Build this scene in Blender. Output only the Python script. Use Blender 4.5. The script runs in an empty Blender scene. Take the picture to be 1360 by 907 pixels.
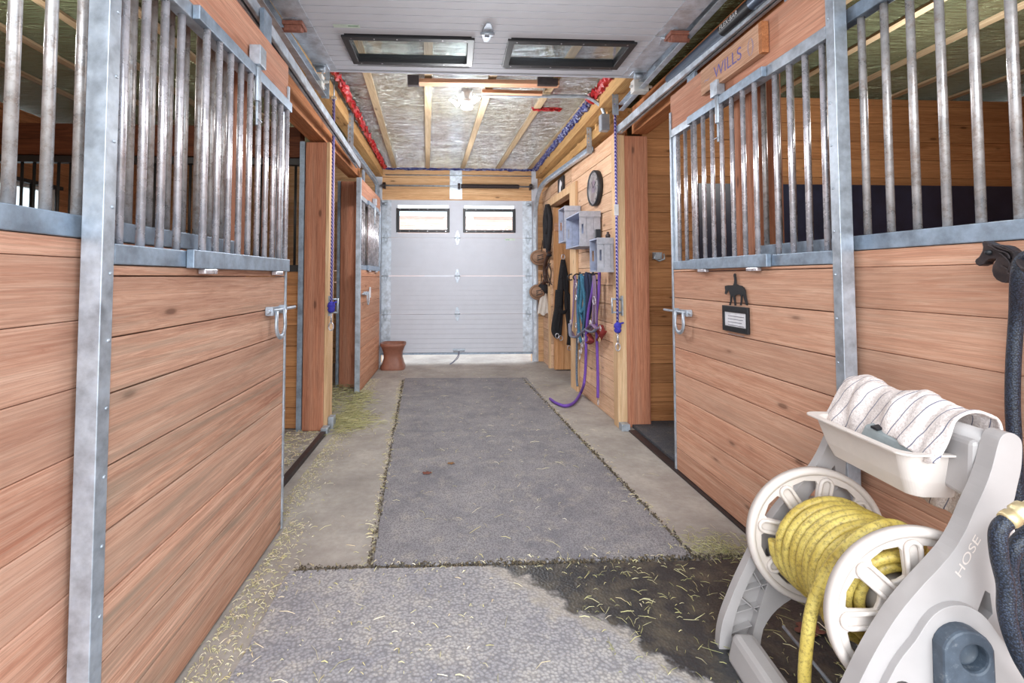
import bpy, bmesh, math, random
from mathutils import Vector, Matrix, noise
R = random.Random(7)
COL = bpy.context.scene.collection
PI = math.pi
# ------------------------------------------------------------------ camera frame
F = 630.0; TH = math.atan(.05); PH = .04; H = 1.37
fw = Vector((math.sin(TH)*math.cos(PH), math.cos(TH)*math.cos(PH), math.sin(PH)))
rt = Vector((math.cos(TH), -math.sin(TH), 0)); up = rt.cross(fw) * -1
up = fw.cross(rt) * -1
if up.z < 0: up = -up
_v = Vector((0, 1, 0))
PPX = 602 - _v.dot(rt)/_v.dot(fw)*F
PPY = 368 + _v.dot(up)/_v.dot(fw)*F
CP = Vector((0, 0, H))
def ray(u, v): return fw*F + rt*(u-PPX) - up*(v-PPY)
def P(u, v, x=None, y=None, z=None):
    d = ray(u, v)
    t = x/d.x if x is not None else y/d.y if y is not None else (z-H)/d.z
    return CP + d*t
WB = -.025
def wr(y): return 1.545 + WB*(y-4.3)
def WR(u, v, off=0.0):
    d = ray(u, v); a = wr(0)-off
    return CP + d*(a/(d.x-WB*d.y))
cam = bpy.data.cameras.new('camera'); co = bpy.data.objects.new('camera', cam); COL.objects.link(co)
co.matrix_world = Matrix(((rt.x, up.x, -fw.x, 0), (rt.y, up.y, -fw.y, 0), (rt.z, up.z, -fw.z, H), (0, 0, 0, 1)))
cam.sensor_fit = 'HORIZONTAL'; cam.sensor_width = 36; cam.lens = F/1360*36
cam.shift_x = (680-PPX)/1360; cam.shift_y = (PPY-453.5)/1360; cam.clip_start = .02
bpy.context.scene.camera = co

# ------------------------------------------------------------------ materials
def new_mat(name):
    m = bpy.data.materials.new(name); m.use_nodes = True
    nt = m.node_tree; b = nt.nodes['Principled BSDF']
    return m, nt, b
def nd(nt, t, **k):
    n = nt.nodes.new(t)
    for a, v in k.items():
        if a in n.inputs: n.inputs[a].default_value = v
        else: setattr(n, a, v)
    return n
def ramp(nt, fac, stops):
    r = nt.nodes.new('ShaderNodeValToRGB'); e = r.color_ramp.elements
    while len(e) < len(stops): e.new(.5)
    for i, (p, c) in enumerate(stops):
        e[i].position = p; e[i].color = (c, c, c, 1) if isinstance(c, (int, float)) else (*c, 1)
    nt.links.new(fac, r.inputs[0]); return r.outputs[0]
def mixc(nt, fac, a, b, mode='MIX'):
    m = nt.nodes.new('ShaderNodeMix'); m.data_type = 'RGBA'; m.blend_type = mode
    for s, v in ((m.inputs[0], fac), (m.inputs[6], a), (m.inputs[7], b)):
        if hasattr(v, 'is_linked'): nt.links.new(v, s)
        else: s.default_value = v if isinstance(v, (int, float)) else (*v, 1)
    return m.outputs[2]
def math_(nt, op, a, b=0.0):
    m = nt.nodes.new('ShaderNodeMath'); m.operation = op
    for s, v in ((m.inputs[0], a), (m.inputs[1], b)):
        if hasattr(v, 'is_linked'): nt.links.new(v, s)
        else: s.default_value = v
    return m.outputs[0]
def coords(nt, scale=(1, 1, 1), island=0.0):
    tc = nt.nodes.new('ShaderNodeTexCoord'); out = tc.outputs['Object']; rnd = None
    if island:
        g = nt.nodes.new('ShaderNodeNewGeometry'); rnd = g.outputs['Random Per Island']
        vm = nt.nodes.new('ShaderNodeVectorMath'); vm.operation = 'ADD'
        c = nt.nodes.new('ShaderNodeCombineXYZ')
        for i, k in enumerate((island, island*1.7, island*.6)):
            nt.links.new(math_(nt, 'MULTIPLY', rnd, k), c.inputs[i])
        nt.links.new(out, vm.inputs[0]); nt.links.new(c.outputs[0], vm.inputs[1]); out = vm.outputs[0]
    mp = nt.nodes.new('ShaderNodeMapping'); mp.inputs['Scale'].default_value = scale
    nt.links.new(out, mp.inputs[0]); return mp.outputs[0], rnd
def noise_(nt, vec, scale, detail=4, rough=.6, dist=0.0):
    n = nd(nt, 'ShaderNodeTexNoise', Scale=scale, Detail=detail, Roughness=rough, Distortion=dist)
    nt.links.new(vec, n.inputs['Vector']); return n.outputs['Fac']
def bump(nt, b, h, strength=.3, dist=.01):
    n = nd(nt, 'ShaderNodeBump', Strength=strength, Distance=dist)
    nt.links.new(h, n.inputs['Height']); nt.links.new(n.outputs[0], b.inputs['Normal'])
def srgb(r, g, b):
    f = lambda c: (c/255/12.92) if c/255 <= .04045 else ((c/255+.055)/1.055)**2.4
    return (f(r), f(g), f(b))
def wood(name, light, mid, dark, axis='y', weather=0.0, rough=.7, grey=(140, 130, 118), var=.25):
    m, nt, b = new_mat(name)
    sc = {'x': (.5, 12, 12), 'y': (12, .5, 12), 'z': (12, 12, .5)}[axis]
    v, rnd = coords(nt, sc, 23)
    big = noise_(nt, v, 1.3, 3, .5, .6)
    gr = noise_(nt, v, 6.5, 6, .7, 1.2)
    sc2 = tuple(s*(4 if s > 1 else 1) for s in sc)
    v2, _ = coords(nt, sc2, 23)
    fine = noise_(nt, v2, 5, 5, .75)
    c = ramp(nt, big, [(.32, dark), (.5, mid), (.66, light)])
    c2 = ramp(nt, gr, [(.38, dark), (.5, mid), (.62, light)])
    col = mixc(nt, .55, c, c2)
    col = mixc(nt, math_(nt, 'MULTIPLY', ramp(nt, fine, [(.42, 1), (.54, 0)]), .48), col, tuple(x*.6 for x in mid))
    # tone of each plank
    col = mixc(nt, 1.0, col, ramp(nt, rnd, [(0, 1-var), (.5, 1.0), (1, 1+var*.6)]), 'MULTIPLY')
    hue = mixc(nt, math_(nt, 'MULTIPLY', ramp(nt, math_(nt, 'FRACT', math_(nt, 'MULTIPLY', rnd, 7.3)), [(.3, 0), (1, 1)]), .3), col, light)
    col = hue
    # knots
    ks = {'x': (1.6, 5, 5), 'y': (5, 1.6, 5), 'z': (5, 5, 1.6)}[axis]
    kv, _ = coords(nt, ks, 11)
    vo = nd(nt, 'ShaderNodeTexVoronoi', Scale=1.5); nt.links.new(kv, vo.inputs['Vector'])
    kd = math_(nt, 'ADD', vo.outputs['Distance'], math_(nt, 'MULTIPLY', math_(nt, 'SUBTRACT', gr, .5), .05))
    knot = ramp(nt, kd, [(.06, 1), (.1, .25), (.17, 0)])
    col = mixc(nt, math_(nt, 'MULTIPLY', knot, .75), col, tuple(x*.35 for x in dark))
    if weather:
        wv, _ = coords(nt, tuple(s*.35 for s in sc), 9)
        w = ramp(nt, noise_(nt, wv, 2.2, 5, .7, .8), [(.48, 0), (.66, 1)])
        col = mixc(nt, math_(nt, 'MULTIPLY', w, weather), col, srgb(*grey))
    nt.links.new(col, b.inputs['Base Color']); b.inputs['Roughness'].default_value = rough
    b.inputs['Specular IOR Level'].default_value = .25
    bump(nt, b, mixc(nt, .5, gr, fine), .35, .004)
    return m
def metal(name, base, rust=0.0, rough=.42, axis=None, metallic=.75, spots=0.0):
    m, nt, b = new_mat(name)
    v, _ = coords(nt, (1, 1, 1))
    n = noise_(nt, v, 14, 6, .65)
    c = mixc(nt, ramp(nt, n, [(.35, 0), (.65, 1)]), tuple(x*.72 for x in base), tuple(min(1, x*1.15) for x in base))
    vo = nd(nt, 'ShaderNodeTexVoronoi', Scale=45.0); nt.links.new(v, vo.inputs['Vector'])
    c = mixc(nt, .3, c, ramp(nt, vo.outputs['Distance'], [(.1,.42),(.7,.6)]), 'OVERLAY')
    if rust:
        n2 = noise_(nt, v, 30, 8, .8)
        f = math_(nt, 'MULTIPLY', ramp(nt, n2, [(.5, 0), (.62, 1)]), rust)
        c = mixc(nt, f, c, srgb(126, 98, 76))
        nt.links.new(ramp(nt, f, [(0, metallic), (1, .1)]), b.inputs['Metallic'])
    else: b.inputs['Metallic'].default_value = metallic
    nt.links.new(c, b.inputs['Base Color'])
    nt.links.new(ramp(nt, n, [(.3, rough-.1), (.7, rough+.12)]), b.inputs['Roughness'])
    bump(nt, b, n, .12, .002)
    return m
def plain(name, c, rough=.5, metallic=0.0, var=.12, scale=20, bmp=.1, spec=.5, dirt=None):
    m, nt, b = new_mat(name); v, _ = coords(nt)
    n = noise_(nt, v, scale, 5, .6)
    col = mixc(nt, ramp(nt, n, [(.3, 0), (.7, 1)]), tuple(x*(1-var) for x in c), tuple(min(1, x*(1+var)) for x in c))
    if dirt:
        n3 = noise_(nt, v, 60, 6, .75)
        col = mixc(nt, ramp(nt, n3, [(.57, 0), (.66, .8)]), col, dirt)
    nt.links.new(col, b.inputs['Base Color'])
    b.inputs['Roughness'].default_value = rough; b.inputs['Metallic'].default_value = metallic
    b.inputs['Specular IOR Level'].default_value = spec
    if bmp: bump(nt, b, n, bmp, .003)
    return m
M = {}
PINK = (srgb(230, 186, 162), srgb(214, 160, 134), srgb(180, 120, 96))
M['board_left'] = wood('red_stained_weathered_boards', srgb(228,188,164), srgb(208,158,132), srgb(158,108,88), 'y', .75, grey=(150,136,120))
M['board_left2'] = wood('red_stained_boards', *PINK, 'y', .12)
M['board_right'] = wood('pink_cedar_boards', srgb(232,190,164), srgb(216,164,136), srgb(186,128,102), 'y', .15)
M['board_far'] = wood('far_door_boards', srgb(224,178,148), srgb(206,148,116), srgb(170,112,84), 'y', .1)
M['ply'] = wood('red_plywood', srgb(222,172,146), srgb(208,150,124), srgb(184,124,100), 'y', .25, var=.05)
M['ply_tan'] = wood('tan_sign_board', srgb(226,186,160), srgb(208,164,136), srgb(180,132,104), 'y', .15, var=.05)
M['wall'] = wood('fir_wall_boards', srgb(238,204,174), srgb(224,182,148), srgb(190,140,108), 'y', 0.0, var=.25)
M['wallx'] = wood('fir_wall_boards_across', srgb(234,198,156), srgb(216,170,124), srgb(176,124,82), 'x', 0.0, var=.22)
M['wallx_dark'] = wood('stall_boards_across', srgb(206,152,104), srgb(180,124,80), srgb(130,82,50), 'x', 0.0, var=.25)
M['post'] = wood('red_post', srgb(216,154,122), srgb(198,132,102), srgb(146,90,68), 'z', .2, var=.08)
M['trimz'] = wood('light_fir_upright', srgb(240,210,172), srgb(226,188,146), srgb(196,152,110), 'z', 0.0, var=.1)
M['trimy'] = wood('light_fir_beam', srgb(220,182,128), srgb(200,158,104), srgb(160,114,70), 'y', 0.0, var=.1)
M['trimx'] = wood('light_fir_crosswise', srgb(222,176,146), srgb(200,150,118), srgb(166,112,84), 'x', 0.0, var=.1)
M['beam'] = wood('dark_beam', srgb(120,70,44), srgb(92,50,30), srgb(60,32,20), 'x', 0.0)
M['beamy'] = wood('orange_beam', srgb(212,150,104), srgb(188,124,82), srgb(140,88,58), 'y', 0.0)
M['batten'] = wood('ceiling_batten_wood', srgb(206,186,156), srgb(186,162,130), srgb(154,130,100), 'y', 0.0, var=.1)
M['galv'] = metal('galvanised_steel', srgb(182,192,204), 0.0, .42, metallic=.55)
M['galv_dark'] = metal('dull_galvanised_steel', srgb(150,166,184), 0.08, .45, metallic=.5)
M['bar'] = metal('galvanised_bar', srgb(222,219,226), .22, .26, metallic=.6)
M['bar_back'] = metal('rusty_galvanised_bar', srgb(196,192,192), .55, .32, metallic=.5)
M['stile'] = metal('bright_galvanised_sheet', srgb(206,216,228), 0.0, .38, metallic=.5)
M['black_metal'] = plain('black_metal', srgb(36, 38, 42), .45, .3)
M['dark_bar'] = plain('dark_stall_bar', srgb(52, 50, 50), .5, .4)
M['white_door'] = plain('white_door_steel', srgb(208, 212, 222), .75, 0, .03, 6, .03, spec=.2)
M['white_plastic'] = plain('white_plastic', srgb(225, 225, 222), .5)
M['brass'] = metal('brass', srgb(222, 204, 160), 0, .35, metallic=.7)
M['frame_black'] = plain('black_window_frame', srgb(38, 38, 42), .5)
M['reel_white'] = plain('beige_white_resin', srgb(214, 204, 197), .5, 0, .05, 9, .05)
M['reel_grey'] = plain('warm_grey_resin', srgb(170, 165, 164), .45, 0, .06, 7, .05)
M['crank'] = plain('dark_grey_resin', srgb(70, 80, 92), .5, 0, .25, 30, .2, dirt=srgb(110, 116, 122))
M['terracotta'] = plain('brown_glazed_clay', srgb(140, 92, 74), .5, 0, .15)
M['crate'] = plain('blue_grey_painted_wood', srgb(160, 168, 190), .65, 0, .16, 24, .15)
M['crate_top'] = plain('pale_grey_painted_wood', srgb(176, 178, 188), .65, 0, .16, 24, .15)
M['black_cloth'] = plain('black_nylon', srgb(30, 28, 32), .8, 0, .3, 50, .4)
M['brown_leather'] = plain('dark_brown_leather', srgb(62, 38, 28), .55, 0, .3, 50, .3)
M['tan'] = plain('tan_brim', srgb(150, 118, 96), .7)
M['rag'] = plain('off_white_cloth', srgb(206, 198, 190), .9, 0, .1, 50, .3)
M['teal'] = plain('teal_rope', srgb(58, 112, 140), .8, 0, .3, 90, .5)
M['navy'] = plain('navy_rope', srgb(34, 44, 74), .8, 0, .3, 90, .5)
M['purple'] = plain('purple_webbing', srgb(112, 74, 168), .7, 0, .18, 90, .3)
M['greyrope'] = plain('grey_rope', srgb(120, 122, 140), .8, 0, .3, 90, .5)
M['lilac'] = plain('mauve_webbing', srgb(132, 108, 140), .7, 0, .2, 90, .3)
M['red_web'] = plain('maroon_webbing', srgb(126, 40, 40), .7, 0, .2, 90, .3)
M['blue_web'] = plain('pale_blue_webbing', srgb(108, 128, 190), .7, 0, .2, 90, .3)
M['red_tape'] = plain('red_sheathing_tape', srgb(176, 40, 44), .3, 0, .35, 40, .8)
M['paper'] = plain('white_paper', srgb(226, 226, 232), .7)
M['ink'] = plain('grey_ink', srgb(120, 120, 130), .8)
M['violet_paint'] = plain('violet_paint', srgb(112, 104, 168), .7)
M['grey_paint'] = plain('faded_grey_violet_paint', srgb(168, 148, 160), .7)
M['leaf'] = plain('dry_leaf', srgb(126, 88, 52), .8, 0, .3, 60, .4)
M['leaf_red'] = plain('reddish_dry_leaf', srgb(112, 66, 54), .8, 0, .3, 60, .4)
M['outside_ground'] = plain('sunlit_gravel', srgb(196, 190, 178), .9, 0, .15, 6, .1)
M['fence'] = wood('outdoor_pale_siding', srgb(236,206,196), srgb(224,186,174), srgb(206,150,134), 'x', 0)
M['black_lining'] = plain('black_rubber_lining', srgb(40, 46, 68), .35, 0, .3, 6, .2)
M['rubber_edge'] = plain('black_rubber', srgb(42, 42, 46), .6)
M['cap'] = plain('red_brown_cap', srgb(150, 96, 80), .6, 0, .3, 60, .4)
# straw
def straw_mat(name, cs):
    m, nt, b = new_mat(name)
    g = nt.nodes.new('ShaderNodeNewGeometry')
    nt.links.new(ramp(nt, g.outputs['Random Per Island'], [(i/(len(cs)-1), srgb(*c)) for i, c in enumerate(cs)]), b.inputs['Base Color'])
    b.inputs['Roughness'].default_value = .7; return m
M['straw'] = straw_mat('straw', [(206,198,160),(182,174,124),(220,212,182),(166,160,112),(212,192,156),(236,230,212)])
M['hay'] = straw_mat('green_hay', [(146,148,96),(186,178,128),(126,126,80),(204,198,156),(160,152,104)])
# yellow hose
m, nt, b = new_mat('dirty_yellow_hose'); v, _ = coords(nt)
n = noise_(nt, v, 90, 8, .8); n2 = noise_(nt, v, 12, 3, .5)
c = mixc(nt, ramp(nt, n2, [(.3, 0), (.7, 1)]), srgb(186,160,70), srgb(222,202,112))
c = mixc(nt, ramp(nt, n, [(.48, 0), (.62, .8)]), c, srgb(122,102,56))
nt.links.new(c, b.inputs['Base Color']); b.inputs['Roughness'].default_value = .45; M['yellow'] = m
# braided dark hose
m, nt, b = new_mat('braided_blue_black_hose'); v, _ = coords(nt)
vo = nd(nt, 'ShaderNodeTexVoronoi', Scale=260.0); nt.links.new(v, vo.inputs['Vector'])
nt.links.new(mixc(nt, ramp(nt, vo.outputs['Distance'], [(.1, 0), (.6, 1)]), srgb(58,70,92), srgb(22,26,36)), b.inputs['Base Color'])
b.inputs['Roughness'].default_value = .45; bump(nt, b, vo.outputs['Distance'], .6, .002); M['dark_hose'] = m
# cross tie rope (blue / violet / white twist)
m, nt, b = new_mat('blue_violet_twisted_rope'); v, _ = coords(nt, (60, 60, 34))
w = nd(nt, 'ShaderNodeTexWave', Scale=.55, Distortion=1.0); w.bands_direction = 'DIAGONAL'; nt.links.new(v, w.inputs['Vector'])
nt.links.new(ramp(nt, w.outputs['Fac'], [(.3, srgb(54,50,140)), (.6, srgb(96,84,190)), (.8, srgb(200,190,226))]), b.inputs['Base Color']); M['tie'] = m
# cast iron
M['iron'] = metal('cast_iron_brown', srgb(66, 58, 60), .1, .45, metallic=.5)
# concrete floor
m, nt, b = new_mat('barn_concrete'); v, _ = coords(nt)
n = noise_(nt, v, 2.2, 8, .65); n2 = noise_(nt, v, 22, 6, .7)
c = ramp(nt, n, [(.3, srgb(140,133,128)), (.55, srgb(172,165,158)), (.75, srgb(194,187,178))])
c = mixc(nt, ramp(nt, n2, [(.35, .4), (.6, 0)]), c, srgb(138,128,118))
vo = nd(nt, 'ShaderNodeTexVoronoi', Scale=120.0); nt.links.new(v, vo.inputs['Vector'])
n4 = noise_(nt, v, 5, 3, .6)
fl = math_(nt, 'MULTIPLY', ramp(nt, vo.outputs['Distance'], [(.1, 1), (.2, 0)]), ramp(nt, n4, [(.45, 0), (.6, .8)]))
c = mixc(nt, fl, c, srgb(196,184,150))
nt.links.new(c, b.inputs['Base Color']); b.inputs['Roughness'].default_value = .8; bump(nt, b, n2, .25, .004); M['floor'] = m
# stable mats
def mat_rubber(name, c1, c2, dust, wet=False, hexa=70):
    hexa = hexa*1.35
    m, nt, b = new_mat(name); v, _ = coords(nt)
    vo = nd(nt, 'ShaderNodeTexVoronoi', Scale=float(hexa)); nt.links.new(v, vo.inputs['Vector'])
    n = noise_(nt, v, 2.6, 8, .72); n3 = noise_(nt, v, 9, 6, .7)
    c = mixc(nt, ramp(nt, n, [(.36, 0), (.66, 1)]), c1, c2)
    c = mixc(nt, ramp(nt, n3, [(.52, 0), (.7, .7)]), c, dust)
    cell = ramp(nt, vo.outputs['Distance'], [(.35, 0), (.7, .55)])
    c = mixc(nt, cell, c, tuple(x*.45 for x in c1))
    vs = nd(nt, 'ShaderNodeTexVoronoi', Scale=62.0); nt.links.new(v, vs.inputs['Vector'])
    c = mixc(nt, math_(nt, 'MULTIPLY', ramp(nt, vs.outputs['Distance'], [(.07, 1), (.12, 0)]), ramp(nt, n3, [(.45, 0), (.55, .9)])), c, srgb(200,188,150))
    rough = .8
    if wet:
        sx = nt.nodes.new('ShaderNodeSeparateXYZ'); tc = nt.nodes.new('ShaderNodeTexCoord'); nt.links.new(tc.outputs['Object'], sx.inputs[0])
        d = math_(nt, 'ADD', math_(nt, 'MULTIPLY', math_(nt, 'SUBTRACT', sx.outputs[0], .12), .69), math_(nt, 'MULTIPLY', math_(nt, 'SUBTRACT', sx.outputs[1], 2.32), .72))
        d = math_(nt, 'ADD', d, math_(nt, 'MULTIPLY', math_(nt, 'SUBTRACT', noise_(nt, v, 4.5, 6, .6), .5), .42))
        wf = ramp(nt, math_(nt, 'ADD', d, .5), [(.5, 0), (.53, 1)])
        edge = ramp(nt, math_(nt, 'ADD', d, .5), [(.44, 0), (.495, .6), (.53, 0)])
        c = mixc(nt, edge, c, srgb(168,158,144))
        c = mixc(nt, wf, c, mixc(nt, ramp(nt, n3, [(.45, 0), (.65, 1)]), srgb(50,50,52), srgb(88,82,72)))
        nt.links.new(ramp(nt, wf, [(0, .8), (1, .42)]), b.inputs['Roughness'])
    else: b.inputs['Roughness'].default_value = rough
    nt.links.new(c, b.inputs['Base Color']); bump(nt, b, vo.outputs['Distance'], .5, .004)
    return m
M['mat_near'] = mat_rubber('dusty_grey_rubber_mat_near', srgb(146,144,150), srgb(182,177,174), srgb(196,188,178), True, 62)
M['mat_mid'] = mat_rubber('grey_rubber_mat_mid', srgb(124,122,128), srgb(158,154,155), srgb(176,168,158), False, 90)
M['mat_dark'] = mat_rubber('dark_rubber_mat', srgb(66,68,76), srgb(86,88,94), srgb(110,104,98), False, 90)
# ceiling plastic
def poly_mat(name, a, bcol, metallic=.35):
    m, nt, b = new_mat(name)
    v, _ = coords(nt, (1.2, 4.6, 1)); n = noise_(nt, v, 1.8, 5, .6, 2.6)
    v2, _ = coords(nt, (1.0, 8, 1)); n2 = noise_(nt, v2, 3.2, 4, .55, 1.4)
    v3, _ = coords(nt); n3 = noise_(nt, v3, .9, 3, .5)
    nt.links.new(mixc(nt, ramp(nt, n3, [(.35, 0), (.65, 1)]), a, bcol), b.inputs['Base Color'])
    b.inputs['Metallic'].default_value = metallic; b.inputs['Roughness'].default_value = .16
    b.inputs['Specular IOR Level'].default_value = .8
    bump(nt, b, mixc(nt, .4, n, n2), 1.0, .5)
    return m
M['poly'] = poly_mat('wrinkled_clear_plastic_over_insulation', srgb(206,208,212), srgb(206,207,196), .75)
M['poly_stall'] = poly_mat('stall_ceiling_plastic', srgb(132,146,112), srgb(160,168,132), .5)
m, nt, b = new_mat('blue_white_tape'); v, _ = coords(nt)
nt.links.new(ramp(nt, noise_(nt, v, 45, 4, .7), [(.46, srgb(34,38,96)), (.55, srgb(56,66,140)), (.62, srgb(206,212,232))]), b.inputs['Base Color'])
b.inputs['Roughness'].default_value = .3; M['blue_tape'] = m
# towel
m, nt, b = new_mat('striped_terry_towel'); tc = nt.nodes.new('ShaderNodeTexCoord'); sx = nt.nodes.new('ShaderNodeSeparateXYZ')
nt.links.new(tc.outputs['Object'], sx.inputs[0])
v, _ = coords(nt); nn = noise_(nt, v, 170, 3, .7); ns = noise_(nt, v, 6, 2, .5)
s = math_(nt, 'ADD', math_(nt, 'MULTIPLY', sx.outputs[1], 24.0), math_(nt, 'ADD', math_(nt, 'MULTIPLY', sx.outputs[2], 9.0), math_(nt, 'MULTIPLY', ns, 1.0)))
fr = math_(nt, 'FRACT', s)
st = ramp(nt, math_(nt, 'ABSOLUTE', math_(nt, 'SUBTRACT', fr, .5)), [(.022, 1), (.045, 0)])
c = mixc(nt, ramp(nt, nn, [(.35, 0), (.65, 1)]), srgb(206,194,190), srgb(240,230,226))
nt.links.new(mixc(nt, st, c, srgb(104,106,126)), b.inputs['Base Color']); b.inputs['Roughness'].default_value = 1
bump(nt, b, nn, .8, .004); M['towel'] = m
# glass
m = bpy.data.materials.new('window_glass'); m.use_nodes = True; nt = m.node_tree; nt.nodes.clear()
o = nt.nodes.new('ShaderNodeOutputMaterial'); mx = nt.nodes.new('ShaderNodeMixShader'); tr = nt.nodes.new('ShaderNodeBsdfTransparent'); gl = nt.nodes.new('ShaderNodeBsdfGlossy')
fr = nt.nodes.new('ShaderNodeFresnel'); fr.inputs[0].default_value = 1.6; gl.inputs['Roughness'].default_value = .02
tr.inputs[0].default_value = (.88, .92, .93, 1)
gb = nt.nodes.new('ShaderNodeNewGeometry'); nt.links.new(math_(nt, 'MULTIPLY', math_(nt, 'ADD', fr.outputs[0], .03), math_(nt, 'SUBTRACT', 1.0, gb.outputs['Backfacing'])), mx.inputs[0]); nt.links.new(tr.outputs[0], mx.inputs[1]); nt.links.new(gl.outputs[0], mx.inputs[2]); nt.links.new(mx.outputs[0], o.inputs[0])
M['glass'] = m
m, nt, b = new_mat('clock_face'); v, _ = coords(nt)
nt.links.new(ramp(nt, noise_(nt, v, 9, 4, .6), [(.42, srgb(156,156,160)), (.6, srgb(128,124,132))]), b.inputs['Base Color']); b.inputs['Roughness'].default_value = .15; M['clock'] = m
m, nt, b = new_mat('lit_led_panel'); b.inputs['Emission Color'].default_value = (.86, .93, 1, 1); b.inputs['Emission Strength'].default_value = 30; M['led'] = m

# ------------------------------------------------------------------ mesh builder
class MB:
    def __init__(s): s.v = []; s.f = []; s.sm = []
    def add(s, vs, fs, smooth=False):
        k = len(s.v); s.v += [Vector(p) for p in vs]
        for f in fs: s.f.append([i+k for i in f]); s.sm.append(smooth)
    def box(s, x0, x1, y0, y1, z0, z1):
        s.add([(x0,y0,z0),(x1,y0,z0),(x1,y1,z0),(x0,y1,z0),(x0,y0,z1),(x1,y0,z1),(x1,y1,z1),(x0,y1,z1)],
              [(3,2,1,0),(4,5,6,7),(0,1,5,4),(1,2,6,5),(2,3,7,6),(3,0,4,7)]); return s
    def hexa(s, b4, t4):
        s.add(list(b4)+list(t4), [(3,2,1,0),(4,5,6,7),(0,1,5,4),(1,2,6,5),(2,3,7,6),(3,0,4,7)]); return s
    def beam(s, a, b, w, h, upv=(0,0,1)):
        a = Vector(a); b = Vector(b); d = (b-a).normalized(); u = Vector(upv)
        sd = d.cross(u).normalized(); u = sd.cross(d)
        q = [(-1,-1),(1,-1),(1,1),(-1,1)]
        A = [a+sd*(i*w/2)+u*(j*h/2) for i,j in q]; B = [b+sd*(i*w/2)+u*(j*h/2) for i,j in q]
        s.add(A+B, [(0,1,2,3),(7,6,5,4),(0,4,5,1),(1,5,6,2),(2,6,7,3),(3,7,4,0)]); return s
    def tube(s, pts, r, n=10, caps=True, close=False, flat=None):
        pts = [Vector(p) for p in pts]; m = len(pts); k = len(s.v); rings = []
        pu = None
        for i, p in enumerate(pts):
            if close: t = (pts[(i+1) % m]-pts[i-1]).normalized()
            else: t = (pts[min(i+1, m-1)]-pts[max(i-1, 0)]).normalized()
            if pu is None:
                pu = Vector((0,0,1)) if abs(t.z) < .9 else Vector((1,0,0))
                if flat: pu = Vector(flat)
            u = (pu - t*pu.dot(t)).normalized(); w = t.cross(u); pu = u
            rr = r[i] if isinstance(r, (list, tuple)) and len(r) == m else r
            ra, rb = (rr if isinstance(rr, (list, tuple)) else (rr, rr))
            rings.append([p + u*math.cos(2*PI*j/n)*ra + w*math.sin(2*PI*j/n)*rb for j in range(n)])
        vs = [q for rg in rings for q in rg]; fs = []
        for i in range(m if close else m-1):
            i2 = (i+1) % m
            for j in range(n): fs.append((i*n+j, i*n+(j+1) % n, i2*n+(j+1) % n, i2*n+j))
        s.add(vs, fs, True)
        if caps and not close:
            s.add(rings[0], [tuple(range(n))[::-1]]); s.add(rings[-1], [tuple(range(n))])
        return s
    def cyl(s, a, b, r, n=12): return s.tube([a, b], r, n)
    def lathe(s, prof, o=(0,0,0), ax=(0,0,1), n=24):
        o = Vector(o); ax = Vector(ax).normalized(); u = ax.orthogonal().normalized(); w = ax.cross(u)
        vs = [o + ax*h + (u*math.cos(2*PI*j/n)+w*math.sin(2*PI*j/n))*r for r, h in prof for j in range(n)]
        fs = [(i*n+j, i*n+(j+1) % n, (i+1)*n+(j+1) % n, (i+1)*n+j) for i in range(len(prof)-1) for j in range(n)]
        s.add(vs, fs, True); return s
    def prism(s, outer, holes, fn, th):
        """fn(a,b,t) -> point; polygon in (a,b), thickness t 0..th"""
        bm = bmesh.new()
        for lp in [outer]+list(holes):
            vv = [bm.verts.new((a, b, 0)) for a, b in lp]
            for i in range(len(vv)): bm.edges.new((vv[i], vv[(i+1) % len(vv)]))
        bmesh.ops.triangle_fill(bm, use_beauty=True, use_dissolve=False, edges=bm.edges[:], normal=(0,0,1))
        bm.verts.index_update()
        vs = [v.co.copy() for v in bm.verts]; fs = [[v.index for v in f.verts] for f in bm.faces]
        ed = [[v.index for v in e.verts] for e in bm.edges if len(e.link_faces) == 1]
        bm.free(); n = len(vs)
        P3 = [fn(v.x, v.y, 0) for v in vs]+[fn(v.x, v.y, th) for v in vs]
        F3 = fs+[[i+n for i in f[::-1]] for f in fs]+[[a, b, b+n, a+n] for a, b in ed]
        s.add(P3, F3); return s
    def build(s, name, mat, parent=None, bevel=0, smooth=None, fix=True, disp=None):
        me = bpy.data.meshes.new(name)
        o = Vector((0,0,0))
        p = parent
        while p is not None: o += Vector(p.location); p = p.parent
        me.from_pydata([v-o for v in s.v], [], s.f)
        for i, pl in enumerate(me.polygons): pl.use_smooth = s.sm[i] if smooth is None else smooth
        if fix:
            bm = bmesh.new(); bm.from_mesh(me)
            bmesh.ops.remove_doubles(bm, verts=bm.verts, dist=1e-6)
            bmesh.ops.recalc_face_normals(bm, faces=bm.faces); bm.to_mesh(me); bm.free()
        me.materials.append(mat if not isinstance(mat, str) else M[mat])
        ob = bpy.data.objects.new(name, me); COL.objects.link(ob)
        if parent: ob.parent = parent
        if bevel:
            md = ob.modifiers.new('bevel', 'BEVEL'); md.width = bevel; md.segments = 2; md.limit_method = 'ANGLE'; md.angle_limit = .7
        return ob
def tag(o, label=None, cat=None, group=None, kind=None):
    if label: o['label'] = label
    if cat: o['category'] = cat
    if group: o['group'] = group
    if kind: o['kind'] = kind
    return o
def thing(name, label, cat, loc=(0,0,0), group=None):
    o = bpy.data.objects.new(name, None); COL.objects.link(o); o.location = loc; o.empty_display_size = .1
    return tag(o, label, cat, group)
def struct(name, mb, mat, **k): return tag(mb.build(name, mat, **k), kind='structure')
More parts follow.
